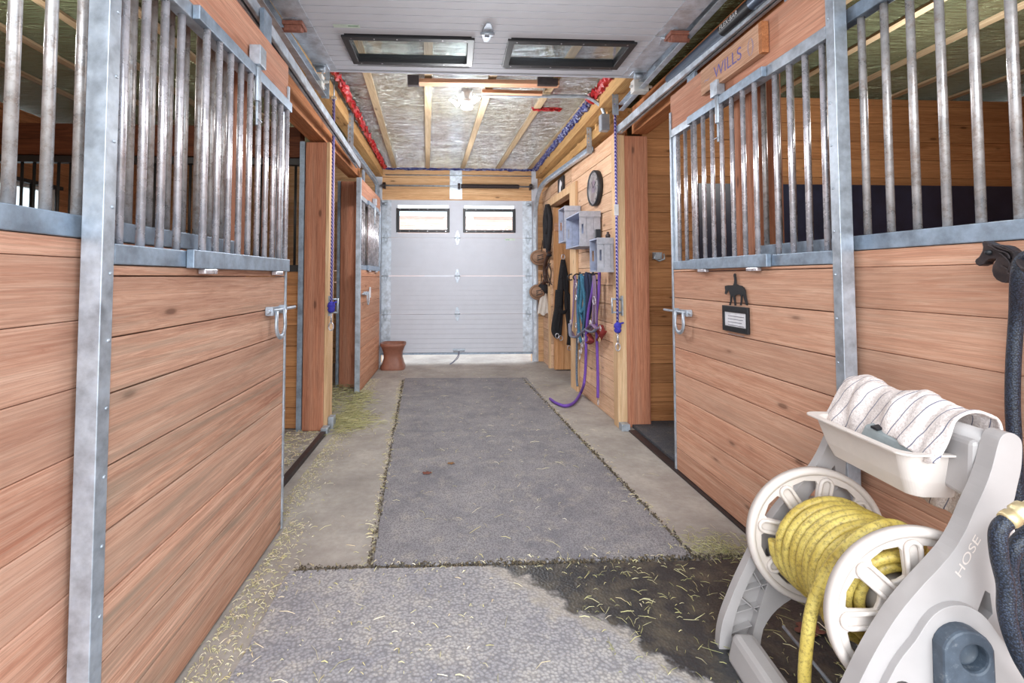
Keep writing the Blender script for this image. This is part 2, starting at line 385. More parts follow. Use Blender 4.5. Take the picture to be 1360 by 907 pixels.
def smooth_path(pts, n=6):
    pts = [Vector(p) for p in pts]; out = []
    for i in range(len(pts)-1):
        a = pts[max(i-1,0)]; b = pts[i]; c = pts[i+1]; d = pts[min(i+2, len(pts)-1)]
        for k in range(n):
            t = k/n
            out.append(.5*((2*b)+(c-a)*t+(2*a-5*b+4*c-d)*t*t+(3*b-a-3*c+d)*t**3))
    out.append(pts[-1]); return out
def text_mb(txt, size, fn, th=.002, spacing=1.0):
    cu = bpy.data.curves.new('t', 'FONT'); cu.body = txt; cu.size = size; cu.extrude = 0; cu.space_character = spacing
    ob = bpy.data.objects.new('t', cu); COL.objects.link(ob)
    dg = bpy.context.evaluated_depsgraph_get(); me = bpy.data.meshes.new_from_object(ob.evaluated_get(dg))
    mb = MB(); vs = [v.co.copy() for v in me.vertices]
    mb.add([fn(v.x, v.y, th) for v in vs], [list(p.vertices) for p in me.polygons])
    bpy.data.objects.remove(ob); bpy.data.curves.remove(cu); bpy.data.meshes.remove(me)
    return mb

# ------------------------------------------------------------------ shell
CE = 3.15; YB = 7.7; XL = -4.6; XR = 5.6; YF = .62
struct('floor', MB().box(XL-.4, XR+.4, -4.0, 9.3, -.2, 0), 'floor')
struct('ceiling', MB().box(-1.22, 1.62, YF, YB, CE, CE+.05), 'poly')
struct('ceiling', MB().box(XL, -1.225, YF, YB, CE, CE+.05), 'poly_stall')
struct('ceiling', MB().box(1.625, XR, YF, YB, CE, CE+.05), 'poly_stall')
struct('roof_slab', MB().box(XL-.3, XR+.3, YF-.3, YB+.3, CE+.06, CE+.2), 'beam')
def planks_x(mb, x0, x1, y0, y1, z0, z1, pitch=.184, gap=.004, splits=()):
    z = z0
    while z < z1-.02:
        t = min(z+pitch, z1); xs = [x0]
        if splits: xs += [s_ for s_ in splits if x0 < s_ < x1 and R.random() < .5]
        xs.append(x1)
        for a, b in zip(xs, xs[1:]): mb.box(a, b-.002, y0, y1, z+gap/2, t-gap/2)
        z = t
def wall_side(name, x0, x1, win=None, ys=(YF, YB)):
    mb = MB(); z = 0
    while z < CE-.01:
        t = min(z+.184, CE)
        segs = [ys]
        if win and z+.184 > win[2]+.02 and z < win[3]-.02: segs = [(ys[0], win[0]), (win[1], ys[1])]
        for a, b in segs: mb.box(x0, x1, a, b, z+.002, t-.002)
        z = t
    return struct(name, mb, 'wallx_dark' if False else 'beamy')
wall_side('wall_left', XL-.12, XL, (4.72, 5.72, 1.47, 2.39))
wall_side('wall_right', XR, XR+.12)
# back wall with opening for the roll-up door
DX0, DX1, DZ1 = -1.15, 1.28, 2.62
mb = MB(); planks_x(mb, XL, DX0, YB, YB+.1, 0, CE, splits=(-3.2,)); planks_x(mb, DX1, XR, YB, YB+.1, 0, CE, splits=(3.0,)); planks_x(mb, DX0, DX1, YB, YB+.1, DZ1+.01, CE, .178)
struct('wall_back', mb, 'wallx')
mb = MB(); planks_x(mb, XL, -1.3, YF-.12, YF, 0, CE); planks_x(mb, 1.72, XR, YF-.12, YF, 0, CE); planks_x(mb, -1.3, 1.72, YF-.12, YF, 3.12, CE)
struct('wall_front', mb, 'wallx')
# white jamb plates of the far doorway
mb = MB(); mb.box(DX0-.11, DX0+.0, YB-.02, YB-.001, 0, CE-.01)
struct('trim_1', mb, 'white_door')
mb = MB(); mb.box(DX1, DX1+.10, YB-.02, YB-.001, 0, CE-.01)
struct('trim_2', mb, 'white_door')
mb = MB(); mb.box(-.06, .14, YB-.02, YB-.001, DZ1+.02, CE-.01)
struct('trim_3', mb, 'stile')
# right aisle wall (skewed a little towards the far end)
def planks_r(mb, y0, y1, z0, z1, th=.1, pitch=.184, off=0.0, zs=None, splits=()):
    zz = [z0]
    while zz[-1] < z1-.02: zz.append(min(zz[-1]+pitch, z1))
    for a, b in zip(zz, zz[1:]):
        ys = [y0]+[s_ for s_ in splits if R.random() < .55]+[y1]
        for p, q in zip(ys, ys[1:]):
            X0, X1 = wr(p)-off, wr(q)-off
            mb.hexa([(X0,p,a+.003),(X0+th,p,a+.003),(X1+th,q-.002,a+.003),(X1,q-.002,a+.003)], [(X0,p,b-.003),(X0+th,p,b-.003),(X1+th,q-.002,b-.003),(X1,q-.002,b-.003)])
OY0, OY1, OZ = 5.93, 7.12, 2.44
mb = MB()
planks_r(mb, 4.42, OY0, 0, 2.76, splits=(4.95,)); planks_r(mb, OY1, YB-.03, 0, 2.76); planks_r(mb, OY0+.001, OY1-.001, OZ, 2.76, pitch=.16)
struct('wall_aisle_right', mb, 'wall')
mb = MB()                                             # dark backing behind the right wall boards
mb.hexa([(wr(4.42)+.11,4.42,0),(wr(4.42)+.12,4.42,0),(wr(OY0)+.12,OY0,0),(wr(OY0)+.11,OY0,0)],[(wr(4.42)+.11,4.42,CE),(wr(4.42)+.12,4.42,CE),(wr(OY0)+.12,OY0,CE),(wr(OY0)+.11,OY0,CE)])
mb.box(2.9, 2.95, 4.6, YB, 0, CE)
struct('wall_tack_room', mb, 'beamy')
# casing of the tack room opening
mb = MB()
a, b_ = OY0-.27, OY0
mb.hexa([(wr(a)-.03,a,0),(wr(a)-.002,a,0),(wr(b_)-.002,b_,0),(wr(b_)-.03,b_,0)],[(wr(a)-.03,a,OZ+.1),(wr(a)-.002,a,OZ+.1),(wr(b_)-.002,b_,OZ+.1),(wr(b_)-.03,b_,OZ+.1)])
mb.hexa([(wr(b_)-.03,b_,OZ),(wr(b_)-.002,b_,OZ),(wr(OY1)-.002,OY1+.08,OZ),(wr(OY1)-.03,OY1+.08,OZ)],[(wr(b_)-.03,b_,OZ+.1),(wr(b_)-.002,b_,OZ+.1),(wr(OY1)-.002,OY1+.08,OZ+.1),(wr(OY1)-.03,OY1+.08,OZ+.1)])
mb.hexa([(wr(OY1)-.03,OY1,0),(wr(OY1)-.002,OY1,0),(wr(OY1)-.002,OY1+.08,0),(wr(OY1)-.03,OY1+.08,0)],[(wr(OY1)-.03,OY1,OZ),(wr(OY1)-.002,OY1,OZ),(wr(OY1)-.002,OY1+.08,OZ),(wr(OY1)-.03,OY1+.08,OZ)])
struct('trim_4', mb, 'trimz')
# top plates along the aisle
mb = MB(); mb.beam((1.50,1.2,3.06),(1.42,YB-.03,3.06),.14,.15); struct('trim_5', mb, 'trimy')
mb = MB(); mb.beam((1.60,4.3,2.90),(1.50,YB-.03,2.90),.16,.1)
for k in range(9): mb.box(1.50,1.58,4.5+k*.36,4.56+k*.36,2.92,3.0)
struct('trim_6', mb, 'trimy')
mb = MB(); mb.beam((-1.13,1.2,3.06),(-1.2,YB-.03,3.06),.12,.14); struct('trim_7', mb, 'trimy')
# left wall beyond the second stall door is the stall front of stall 2; window in left wall
w = MB(); w.box(XL-.09, XL-.03, 4.72, 5.72, 1.47, 1.52); w.box(XL-.09, XL-.03, 4.72, 5.72, 2.34, 2.39); w.box(XL-.09, XL-.03, 4.72, 4.77, 1.52, 2.34); w.box(XL-.09, XL-.03, 5.67, 5.72, 1.52, 2.34); w.box(XL-.09, XL-.03, 5.2, 5.24, 1.52, 2.34)
wf = struct('window_1', w, 'white_plastic')
MB().box(XL-.064, XL-.058, 4.77, 5.67, 1.52, 2.34).build('pane', 'glass', wf)
wb = thing('window_grille', 'dark bars across the bright window at the back of the left stalls', 'window grille', (XL+.04, 5.22, 1.47))
MB().box(XL+.005, XL+.05, 4.7, 5.74, 1.44, 1.48).build('rail', 'dark_bar', wb); MB().box(XL+.005, XL+.05, 4.7, 5.74, 2.38, 2.42).build('rail', 'dark_bar', wb)
for k in range(9): MB().cyl((XL+.035, 4.78+k*.11, 1.48), (XL+.035, 4.78+k*.11, 2.38), .011, 8).build('bar', 'dark_bar', wb)

# ceiling battens
places = [('batten above the left stalls, seen through the bars', -3.75), ('batten above the left stalls, seen through the bars', -3.2), ('batten above the left stalls, seen through the bars', -2.65),
          ('batten above the left stalls, seen through the bars', -2.1), ('batten above the left stalls, seen through the bars', -1.55),
          ('wooden ceiling batten over the aisle, leftmost, near the red tape', -.95), ('wooden ceiling batten over the aisle, second from the left', -.42), ('wooden ceiling batten in the middle, behind the lit lamp', .147),
          ('wooden ceiling batten over the aisle, right of the lamp by the red strip', .715), ('wooden ceiling batten over the aisle, rightmost, beside the blue tape', 1.24),
          ('batten above the right stall, seen through the bars', 1.9), ('batten above the right stall, seen through the bars', 2.5), ('batten above the right stall, seen through the bars', 3.1),
          ('batten above the right stall, seen through the bars', 3.7), ('batten above the right stall, seen through the bars', 4.3), ('batten above the right stall, seen through the bars', 4.9)]
for lab, x in places:
    sk = .055 if -1.2 < x < 1.3 else 0
    if x > 1.2 and sk: sk = .035
    o = MB().beam((x+sk*(YB-1.0), 1.0, CE-.011), (x, YB-.02, CE-.011), .068, .02).build('ceiling_batten', 'batten')
    tag(o, lab, 'ceiling batten', 'ceiling battens over the aisle' if sk else ('ceiling battens of the left stalls' if x < 0 else 'ceiling battens of the right stall'))

# ------------------------------------------------------------------ outside
struct('ground', MB().box(-14, 14, 9.3, 24, -.2, .02), 'outside_ground')
struct('ground', MB().box(-14, 14, -14, -4.0, -.2, 0), 'outside_ground')
sh = thing('shed', 'red boarded outbuilding seen outside through the far door windows', 'building', (0, 15, 0))
mb = MB(); planks_x(mb, -6, 8, 15, 15.2, 0, 3.3, .2); mb.build('wall', 'fence', sh)
MB().box(-.9, .2, 14.9, 15.0, 0, 2.6).build('door', 'white_door', sh)

# ------------------------------------------------------------------ stall fronts
def rail(mb, x0, x1, y0, y1, z0, z1): mb.box(min(x0, x1), max(x0, x1), y0, y1, z0, z1)
def stall_front(label, s, L, y0, y1, joints, mat, zr0, zr1, ztop, bars, barmat='bar_back', group=None):
    """s=-1 left / +1 right; L = lateral of board face"""
    t = thing('stall_partition', label, 'stall partition', (s*(L+.02), y0, 0), group)
    mb = MB(); zz = [.02]+joints+[zr0-.001]
    for a, b in zip(zz, zz[1:]): rail(mb, s*L, s*(L+.04), y0, y1, a+.0008, b-.0008)
    mb.build('board_panel', mat, t, bevel=.003)
    mb = MB(); rail(mb, s*(L-.006), s*(L+.046), y0, y1, zr0, zr1); mb.build('lower_rail', 'galv_dark', t, bevel=.003)
    mb = MB(); rail(mb, s*(L-.004), s*(L+.046), y0, y1, ztop, ztop+.06); mb.build('upper_rail', 'galv_dark', t, bevel=.003)
    for y in bars: MB().cyl((s*(L+.02), y, zr1-.004), (s*(L+.02), y, ztop+.004), .0135, 12).build('bar', barmat, t)
    return t
lj = [.19, .365, .545, .724, .899, 1.076, 1.254, 1.422]
stall_front('boarded stall front at the left edge with rusty bars above, beside the open door', -1, 1.0, YF+.02, 2.24, lj, 'board_left2', 1.475, 1.535, 2.44, [.735+.0995*k for k in range(15)])
stall_front('boarded stall front at the right edge behind the hose reel, horse head hook on it', 1, 1.66, YF+.02, 2.52, [.19, .365, .54, .72, .9, 1.08, 1.245, 1.41], 'board_right', 1.48, 1.54, 2.44, [.802+.1035*k for k in range(17)])
stall_front('far left stall front behind the far open stall door', -1, 1.22, 6.18, 7.62, lj, 'board_far', 1.475, 1.535, 2.44, [6.3+.11*k for k in range(12)])

# ------------------------------------------------------------------ stall doors
def horseshoe_latch(parent, s, X, y, z, far):
    """X = lateral of board face (towards aisle); far = +1 bolt points to +y"""
    xa = s*(X-.022)
    b = MB(); b.cyl((xa, y-.13*far, z), (xa, y+.27*far, z), .009, 10)
    for yy in (y-.085*far, y+.095*far): b.box(min(s*(X-.035), s*(X-.0)), max(s*(X-.035), s*X), yy-.012, yy+.012, z-.022, z+.022)
    b.box(min(s*(X-.006), s*X), max(s*(X-.006), s*X), y-.1, y+.11, z-.016, z+.016)
    bo = b.build('slide_bolt', 'galv', parent, bevel=.001)
    pts = []
    for k in range(17):
        a = PI*k/16
        pts.append((s*(X-.042), y+math.cos(a)*.062, z-.075-math.sin(a)*.062))
    pts = [(s*(X-.04), pts[0][1]-.008, z-.0)]+pts+[(s*(X-.04), pts[-1][1]+.008, z)]
    MB().tube(pts, [(.008, .014)]*len(pts), 8, flat=(1,0,0)).build('horseshoe', 'galv', bo)
def stall_door(label, s, X, y0, y1, joints, mat, zr0, zr1, zt, ztop, nb, gate, board, latch_y, latch_z, header='ply', endw=.045, latch_on_far=1):
    t = thing('stall_door', label, 'stall door', (s*(X+.03), (y0+y1)/2, 0)); th = .056
    mb = MB(); zz = [.012]+joints+[zr0-.001]
    for a, b in zip(zz, zz[1:]): rail(mb, s*(X+.004), s*(X+th-.006), y0+endw+.001, y1-.021, a+.002, b-.002)
    mb.build('board_panel', mat, t, bevel=.003)
    # tubular end frames
    f = MB(); rail(f, s*X, s*(X+th), y0, y0+endw, .01, ztop); 
    for k in range(14):
        z = .12+k*.18; f.lathe([(.0055, 0), (.005, .003), (.0, .004)], (s*X, y0+endw*.7, z), (-s, 0, 0), 8)
    f.build('near_frame', 'galv', t, bevel=.004)
    f = MB(); rail(f, s*(X-.002), s*(X+th), y1-.02, y1, .01, ztop-.12)
    for k in range(13):
        z = .1+k*.18; f.lathe([(.005, 0), (.004, .003), (0, .004)], (s*(X-.002), y1-.01, z), (-s, 0, 0), 8)
    f.build('far_frame', 'galv', t, bevel=.003)
    f = MB(); rail(f, s*(X+.0), s*(X+th-.01), y0+endw+.001, y1-.021, zr0, zr1); f.build('lower_rail', 'galv_dark', t, bevel=.003)
    f = MB(); rail(f, s*(X+.0), s*(X+th-.01), y0+endw+.001, y1-.021, zt, zt+.055); f.build('upper_rail', 'galv', t, bevel=.003)
    hb = MB(); rail(hb, s*(X+.008), s*(X+th-.012), y0+endw+.001, y1-.004, zt+.056, ztop); hb.build('header_board', header, t)
    g = MB(); g0, g1 = gate
    rail(g, s*(X-.028), s*(X-.001), g0, g1, zr0-.004, zr1+.004); rail(g, s*(X-.028), s*(X-.001), g0, g1, zt-.002, zt+.05)
    ga = g.build('feed_gate', 'galv_dark', t, bevel=.003)
    for yy in (g0+.12, g1-.15):
        MB().box(min(s*(X-.03), s*(X-.002)), max(s*(X-.03), s*(X-.002)), yy-.045, yy+.045, zr0-.024, zr0-.005).build('hinge', 'bar', ga, bevel=.004)
    # gate latch
    yl = (g0+g1)/2+.02; l = MB()
    l.box(min(s*(X-.05), s*(X+.0)), max(s*(X-.05), s*X), yl-.035, yl+.035, zt+.05, zt+.14)
    l.cyl((s*(X-.025), yl, zt+.06), (s*(X-.025), yl, zt-.11), .015, 10); l.cyl((s*(X-.025), yl, zt-.1), (s*(X-.025), yl, zt-.22), .007, 8)
    l.cyl((s*(X-.04), yl-.03, zt-.2), (s*(X-.04), yl+.02, zt-.2), .004, 6); l.build('gate_latch', 'galv', ga, bevel=.002)
    st = (y1-.03-(y0+endw))/nb
    for k in range(nb):
        y = y0+endw+st*(k+.5); gx = (X-.0145) if g0 < y < g1 else X+.024
        MB().cyl((s*gx, y, zr1-.01), (s*gx, y, zt+.004), .0125, 14).build('bar', 'bar', t)
    # flat hay stop behind the last bar
    f = MB(); rail(f, s*(X+.01), s*(X+.04), y1-.075, y1-.022, zr1, zt); f.build('stile', 'galv', t)
    horseshoe_latch(t, s, X+.002, latch_y, latch_z, latch_on_far)
    for yy in (y0+.25, y1-.3):
        h = MB(); h.box(min(s*(X+.01), s*(X+.03)), max(s*(X+.01), s*(X+.03)), yy-.05, yy+.05, ztop-.08, 2.70-(.0 if ztop < 2.6 else -.08)); h.build('hanger', 'galv_dark', t)
    return t
d1 = stall_door('weathered red boarded stall door in the left foreground, slid open', -1, .925, 1.298, 2.69, [.17,.346,.515,.688,.86,1.054,1.205,1.373], 'board_left', 1.405, 1.462, 2.285, 2.56, 14, (1.69, 2.655), None, 2.50, 1.20, latch_on_far=1)
d2 = stall_door('pink boarded stall door on the right, with a rider silhouette name plate', 1, 1.58, 1.857, 3.36, [.165,.348,.53,.70,.871,1.039,1.224,1.407], 'board_right', 1.425, 1.482, 2.385, 2.69, 14, (2.28, 3.05), None, 3.18, 1.13, latch_on_far=1)
d3 = stall_door('far left stall door beside the brown clay pot', -1, 1.10, 5.68, 7.22, [.17,.346,.515,.688,.86,1.054,1.205,1.373], 'board_far', 1.46, 1.515, 2.3, 2.56, 13, (6.1, 6.9), None, 6.0, 1.17, header='ply', latch_on_far=-1)
# white tag by the far latch
tag(MB().box(-1.098, -1.09, 6.28, 6.36, 1.1, 1.24).build('door_card', 'paper'), 'small white card fixed on the far left stall door by its latch', 'card')

# hanging sign board on the right door header
t = thing('name_board', 'tan board lettered in violet on the header of the right stall door', 'sign', (1.57, 2.6, 2.53))
YS0, YS1 = 2.29, 2.85
mb = MB(); mb.hexa([(1.545,YS0,2.50),(1.583,YS0,2.50),(1.583,YS1,2.50),(1.545,YS1,2.50)], [(1.545,YS0,2.66),(1.583,YS0,2.66),(1.583,YS1,2.66),(1.545,YS1,2.66)])
mb.build('board', 'ply_tan', t, bevel=.003)
MB().box(1.547, 1.583, YS0-.025, YS0-.001, 2.50, 2.66).build('end_block', 'beamy', t)
text_mb('WILLS', .10, lambda a, b, c: Vector((1.5445-c*.2, 2.70-a, 2.545+b)), .001, 1.0).build('lettering', 'violet_paint', t)
text_mb('~', .1, lambda a, b, c: Vector((1.5445-c*.2, 2.81-a, 2.545+b)), .001).build('flourish', 'grey_paint', t)
text_mb('()', .1, lambda a, b, c: Vector((1.5445-c*.2, 2.385-a, 2.545+b)), .001).build('flourish', 'grey_paint', t)
# dark pipe above the right door
t = thing('torsion_pipe', 'dark blue-grey pipe above the right stall door with printed black label', 'pipe', (1.52, 2.6, 2.80))
MB().cyl((1.562, 1.1, 2.80), (1.562, 3.3, 2.80), .036, 16).build('pipe', plain('blue_grey_pipe', srgb(70,84,104), .35, .3), t)
MB().tube([(1.562, 2.35, 2.80), (1.562, 2.62, 2.80)], .0366, 16, caps=False).build('label_band', 'black_metal', t)
text_mb('FLEX-BAR', .04, lambda a, b, c: Vector((1.5245, 2.60-a, 2.785+b)), .001).build('print', 'paper', t)

# rider silhouette + card holder on right door
t = thing('name_plate_holder', 'black horse and rider cut-out above a framed white card on the right stall door', 'name plate', (1.575, 2.75, 1.2))
hp = [(301,270),(322,265),(345,262),(370,262),(398,262),(410,240),(415,200),(411,170),(405,150),(408,125),(420,118),(430,130),(430,155),(434,175),(438,205),(440,245),(470,262),(505,268),(530,290),(548,325),(552,370),(560,420),(575,480),(572,505),(555,500),(535,440),(522,390),(512,372),(510,400),(508,450),(500,505),(482,505),(490,460),(492,400),(485,372),(450,375),(430,385),(420,390),(428,440),(434,505),(418,508),(412,450),(395,390),(385,400),(380,450),(368,503),(352,500),(365,455),(368,385),(352,340),(345,320),(335,322),(328,350),(312,370),(300,360),(308,320),(302,300)]
loop = [P(930+a/9.07, 350+b/9.07, x=1.575) for a, b in hp]
MB().prism([(q.y, q.z) for q in loop], [], lambda a, b, c: Vector((1.576-c, a, b)), .004).build('rider_silhouette', 'black_metal', t)
c4 = [P(930+a/9.07, 350+b/9.07, x=1.575) for a, b in ((275,500),(582,560),(585,858),(290,800))]
ya, yb = c4[1].y, c4[0].y; z1, z0 = c4[0].z, c4[3].z
mb = MB(); mb.prism([(ya,z0),(yb,z0),(yb,z1),(ya,z1)], [[(ya+.018,z0+.03),(yb-.018,z0+.03),(yb-.018,z1-.035),(ya+.018,z1-.035)]], lambda a, b, c: Vector((1.582-c, a, b)), .014)
mb.build('frame', 'black_metal', t, bevel=.002)
MB().box(1.574, 1.581, ya+.012, yb-.012, z0+.022, z1-.028).build('card', 'paper', t)
mb = MB()
for k in range(7): mb.box(1.5725, 1.5738, ya+.04+.01*(k % 3), yb-.05, z1-.055-k*.017, z1-.058-k*.017)
mb.build('writing', 'ink', t)

# ------------------------------------------------------------------ posts
def post(label, x0, x1, y0, y1, z1, mat='post', strip=None):
    t = thing('timber_post', label, 'post', ((x0+x1)/2, (y0+y1)/2, 0))
    MB().box(x0, x1, y0, y1, 0, z1).build('shaft', mat, t, bevel=.012)
    return t
p1 = post('reddish square timber post on the left, nearest the camera', -1.345, -1.155, 4.34, 4.53, 2.60)
MB().box(-1.154, -1.125, 4.345, 4.53, 0, 2.60).build('edge_board', 'trimz', p1)
MB().box(-1.39, -1.346, 4.33, 4.36, 0, 2.6).build('steel_channel', 'galv_dark', p1)
mb = MB()
mb.box(-1.15, -1.09, 4.24, 4.335, .0, .055)
tag(mb.build('door_guide', 'galv', bevel=.004), 'galvanised floor guide bracket at the foot of the left post', 'bracket')
tag(MB().box(-1.124, -1.075, 4.38, 4.47, .0, .11).build('corner_bracket', 'galv', bevel=.004), 'small galvanised bracket on the aisle side of the left post foot', 'bracket')
p2 = post('second red timber post on the left, between the stalls', -1.42, -1.215, 6.02, 6.16, 2.58)
MB().box(-1.455, -1.421, 6.01, 6.04, 0, 2.58).build('steel_channel', 'galv_dark', p2)
p3 = post('thick rounded red timber post on the right of the aisle', 1.585, 1.81, 4.30, 4.41, 2.69)
MB().box(1.50, 1.583, 4.285, 4.41, 0, 2.69).build('edge_board', 'trimz', p3, bevel=.004)
tag(MB().box(1.50, 1.575, 4.20, 4.284, 0, .06).build('door_guide', 'galv', bevel=.004), 'galvanised floor guide bracket at the foot of the right post', 'bracket')
MB().box(-1.20, -1.047, 2.26, 2.46, 0, 2.6).build('timber_post', 'post', bevel=.006)
tag(bpy.data.objects['timber_post.003'] if 'timber_post.003' in bpy.data.objects else COL.objects[-1], 'timber post seen between the bars of the left foreground door', 'post')
tag(MB().box(1.665, 1.84, 2.54, 2.72, 0, 2.69).build('timber_post', 'post', bevel=.006), 'timber post seen between the bars of the right stall door', 'post')
# header beams
o = MB().box(-1.32, -1.18, 1.0, 6.01, 2.62, 2.86).build('header_beam', 'beamy'); tag(o, 'orange timber header beam over the left stall openings behind the track', 'beam')
o = MB().box(1.66, 1.80, 1.0, 4.29, 2.70, 2.95).build('header_beam', 'beamy'); tag(o, 'orange timber header beam over the right stall opening behind the track', 'beam')
# sliding door tracks
def track(label, a, b, name='door_track', w=.05, h=.06, mat='stile'):
    a = Vector(a); b = Vector(b); mb = MB()
    d = (b-a).normalized(); sd = d.cross(Vector((0,0,1))).normalized()
    mb.beam(a+Vector((0,0,h/2)), b+Vector((0,0,h/2)), w, .005)
    for s in (-1, 1):
        mb.beam(a+sd*s*w/2, b+sd*s*w/2, .005, h); mb.beam(a+sd*s*(w/2-.009)-Vector((0,0,h/2)), b+sd*s*(w/2-.009)-Vector((0,0,h/2)), .018, .005)
    o = mb.build(name, mat); tag(o, label, 'track'); return o
track('galvanised sliding door track above the left stall openings', (-.953, 1.25, 2.70), (-1.10, 5.5, 2.66))
track('galvanised sliding door track above the right stall door', (1.635, 1.55, 2.80), (1.53, 4.27, 2.73))

# ------------------------------------------------------------------ roll-up doors
def rollup(label, W, tf, loc, cat='garage door', bottom=True):
    """local frame: u across (0..W), v height 0..2.44, n towards room"""
    t = thing('rollup_door', label, cat, loc); th = .042; HT = 2.44; sw = .155
    def bx(mb, u0, u1, v0, v1, n0, n1):
        c = [(u0,v0,n0),(u1,v0,n0),(u1,v1,n0),(u0,v1,n0)]; d = [(u0,v0,n1),(u1,v0,n1),(u1,v1,n1),(u0,v1,n1)]
        mb.hexa([tf(*q) for q in c], [tf(*q) for q in d])
    wins = [(.235, 1.085), (1.30, 2.15)] ; wv = (2.44-.135-.39, 2.44-.135)
    for k in range(4):
        mb = MB(); v0 = k*.61+.002; v1 = (k+1)*.61-.002; n = 8; hh = (v1-v0)/n
        bx(mb, .02, W-.02, v0, v1, -th, -th+.004) if k < 3 else None
        for i in range(n):
            a = v0+hh*i; b = a+hh-.009
            segs = [(.012, W-.012)]
            if k == 3 and b > wv[0]+.012 and a < wv[1]-.012:
                segs = [(.012, wins[0][0]+.02), (wins[0][1]-.02, wins[1][0]+.02), (wins[1][1]-.02, W-.012)]
            for q0, q1 in segs:
                bx(mb, q0, q1, a, b, -th+.005 if k < 3 else -th, 0)
                bx(mb, q0, q1, b, a+hh, -th+.005, -.007)
        mb.build('panel', 'white_door', t)
    for u0, u1 in ((0, sw), (W-sw, W)):
        mb = MB()
        for k in range(4):
            for j in range(6):
                a = k*.61+.004+j*.1; bx(mb, u0+.001, u1-.001, a, a+.1005, .0005, .0035+.0012*((j+k) % 2))
        mb.build('end_stile', 'stile', t)
    for q0, q1 in wins:
        mb = MB(); v0, v1 = wv
        mb.prism([(q0,v0),(q1,v0),(q1,v1),(q0,v1)], [[(q0+.045,v0+.045),(q1-.045,v0+.045),(q1-.045,v1-.045),(q0+.045,v1-.045)]], lambda a, b, c: tf(a, b, c-th-.004), th+.018)
        wf = mb.build('window_frame', 'frame_black', t, bevel=.003)
        mb = MB(); bx(mb, q0+.04, q1-.04, v0+.04, v1-.04, -.024, -.020); mb.build('pane', 'glass', wf)
        mb = MB()
        for i in range(6):
            for vv in (v0+.02, v1-.02):
                u = q0+.06+i*(q1-q0-.12)/5; bx(mb, u-.004, u+.004, vv-.004, vv+.004, .0142, .0155)
        mb.build('screws', 'bar', wf)
    for k in (1, 2, 3):
        for u in (.07, W/2, W-.07):
            mb = MB(); v = k*.61
            pl = [(u-.012, v-.11), (u+.012, v-.11), (u+.034, v-.03), (u+.034, v+.03), (u+.012, v+.11), (u-.012, v+.11), (u-.034, v+.03), (u-.034, v-.03)]
            mb.prism(pl, [[(u-.014, v-.05), (u+.014, v-.05), (u+.014, v-.012), (u-.014, v-.012)], [(u-.014, v+.012), (u+.014, v+.012), (u+.014, v+.05), (u-.014, v+.05)]], lambda a, b, c: tf(a, b, c+.005), .006)
            mb.cyl(tf(u-.045, v, .014), tf(u+.045, v, .014), .008, 8)
            if abs(u-W/2) > .1:
                e = .055 if u > W/2 else -.055
                mb.cyl(tf(u, v, .02), tf(u+e, v, .02), .006, 8)
            mb.build('hinge', 'galv', t)
    for u in (.05, W-.05):
        mb = MB(); bx(mb, u-.05, u+.05, 2.33, 2.43, .004, .012); mb.cyl(tf(u-.03, 2.37, .03), tf(u+.03, 2.37, .03), .02, 10); mb.build('top_bracket', 'galv', t)
    mb = MB(); bx(mb, W-.44, W-.28, 1.79, 1.825, .001, .003); mb.build('sticker', plain('pale_green_sticker', srgb(206,222,212), .5), t)
    mb = MB(); bx(mb, W-.43, W-.37, 1.80, 1.806, .0032, .004); mb.build('sticker_print', plain('green_print', srgb(60,130,90), .5), t)
    return t, bx
# far closed door, lifted a little off the floor
t, bx = rollup('closed white sectional garage door with two windows at the far end of the aisle', 2.42, lambda u, v, n: Vector((-1.145+u, 7.62-n, .17+v)), (.065, 7.64, .17))
mb = MB(); bx(mb, .0, 2.42, -.03, -.003, -.04, .008); mb.build('bottom_seal', 'galv_dark', t)
mb = MB(); bx(mb, 1.14, 1.34, .03, .06, .004, .02); mb.tube([Vector((-1.145+1.15, 7.58, .2)), Vector((-1.145+1.33, 7.58, .2))], .008, 8); mb.build('lift_handle', 'galv', t)
pts = smooth_path([(.09, 7.57, .2), (.07, 7.55, .12), (0, 7.53, .04), (-.05, 7.52, -.02+.03), (-.02, 7.5, .02), (.08, 7.55, .1), (.1, 7.57, .2)], 5)
MB().tube(pts, .006, 6).build('pull_rope', 'greyrope', t)
# open door overhead
t2, bx2 = rollup('open white sectional garage door hanging flat overhead, windows at its far edge', 2.45, lambda u, v, n: Vector((1.435-u, 1.07+v, 2.905-n)), (.2, 2.3, 2.95))
mb = MB(); bx2(mb, 0, 2.45, 2.443, 2.46, -.04, .006); mb.build('top_strip', 'white_door', t2)
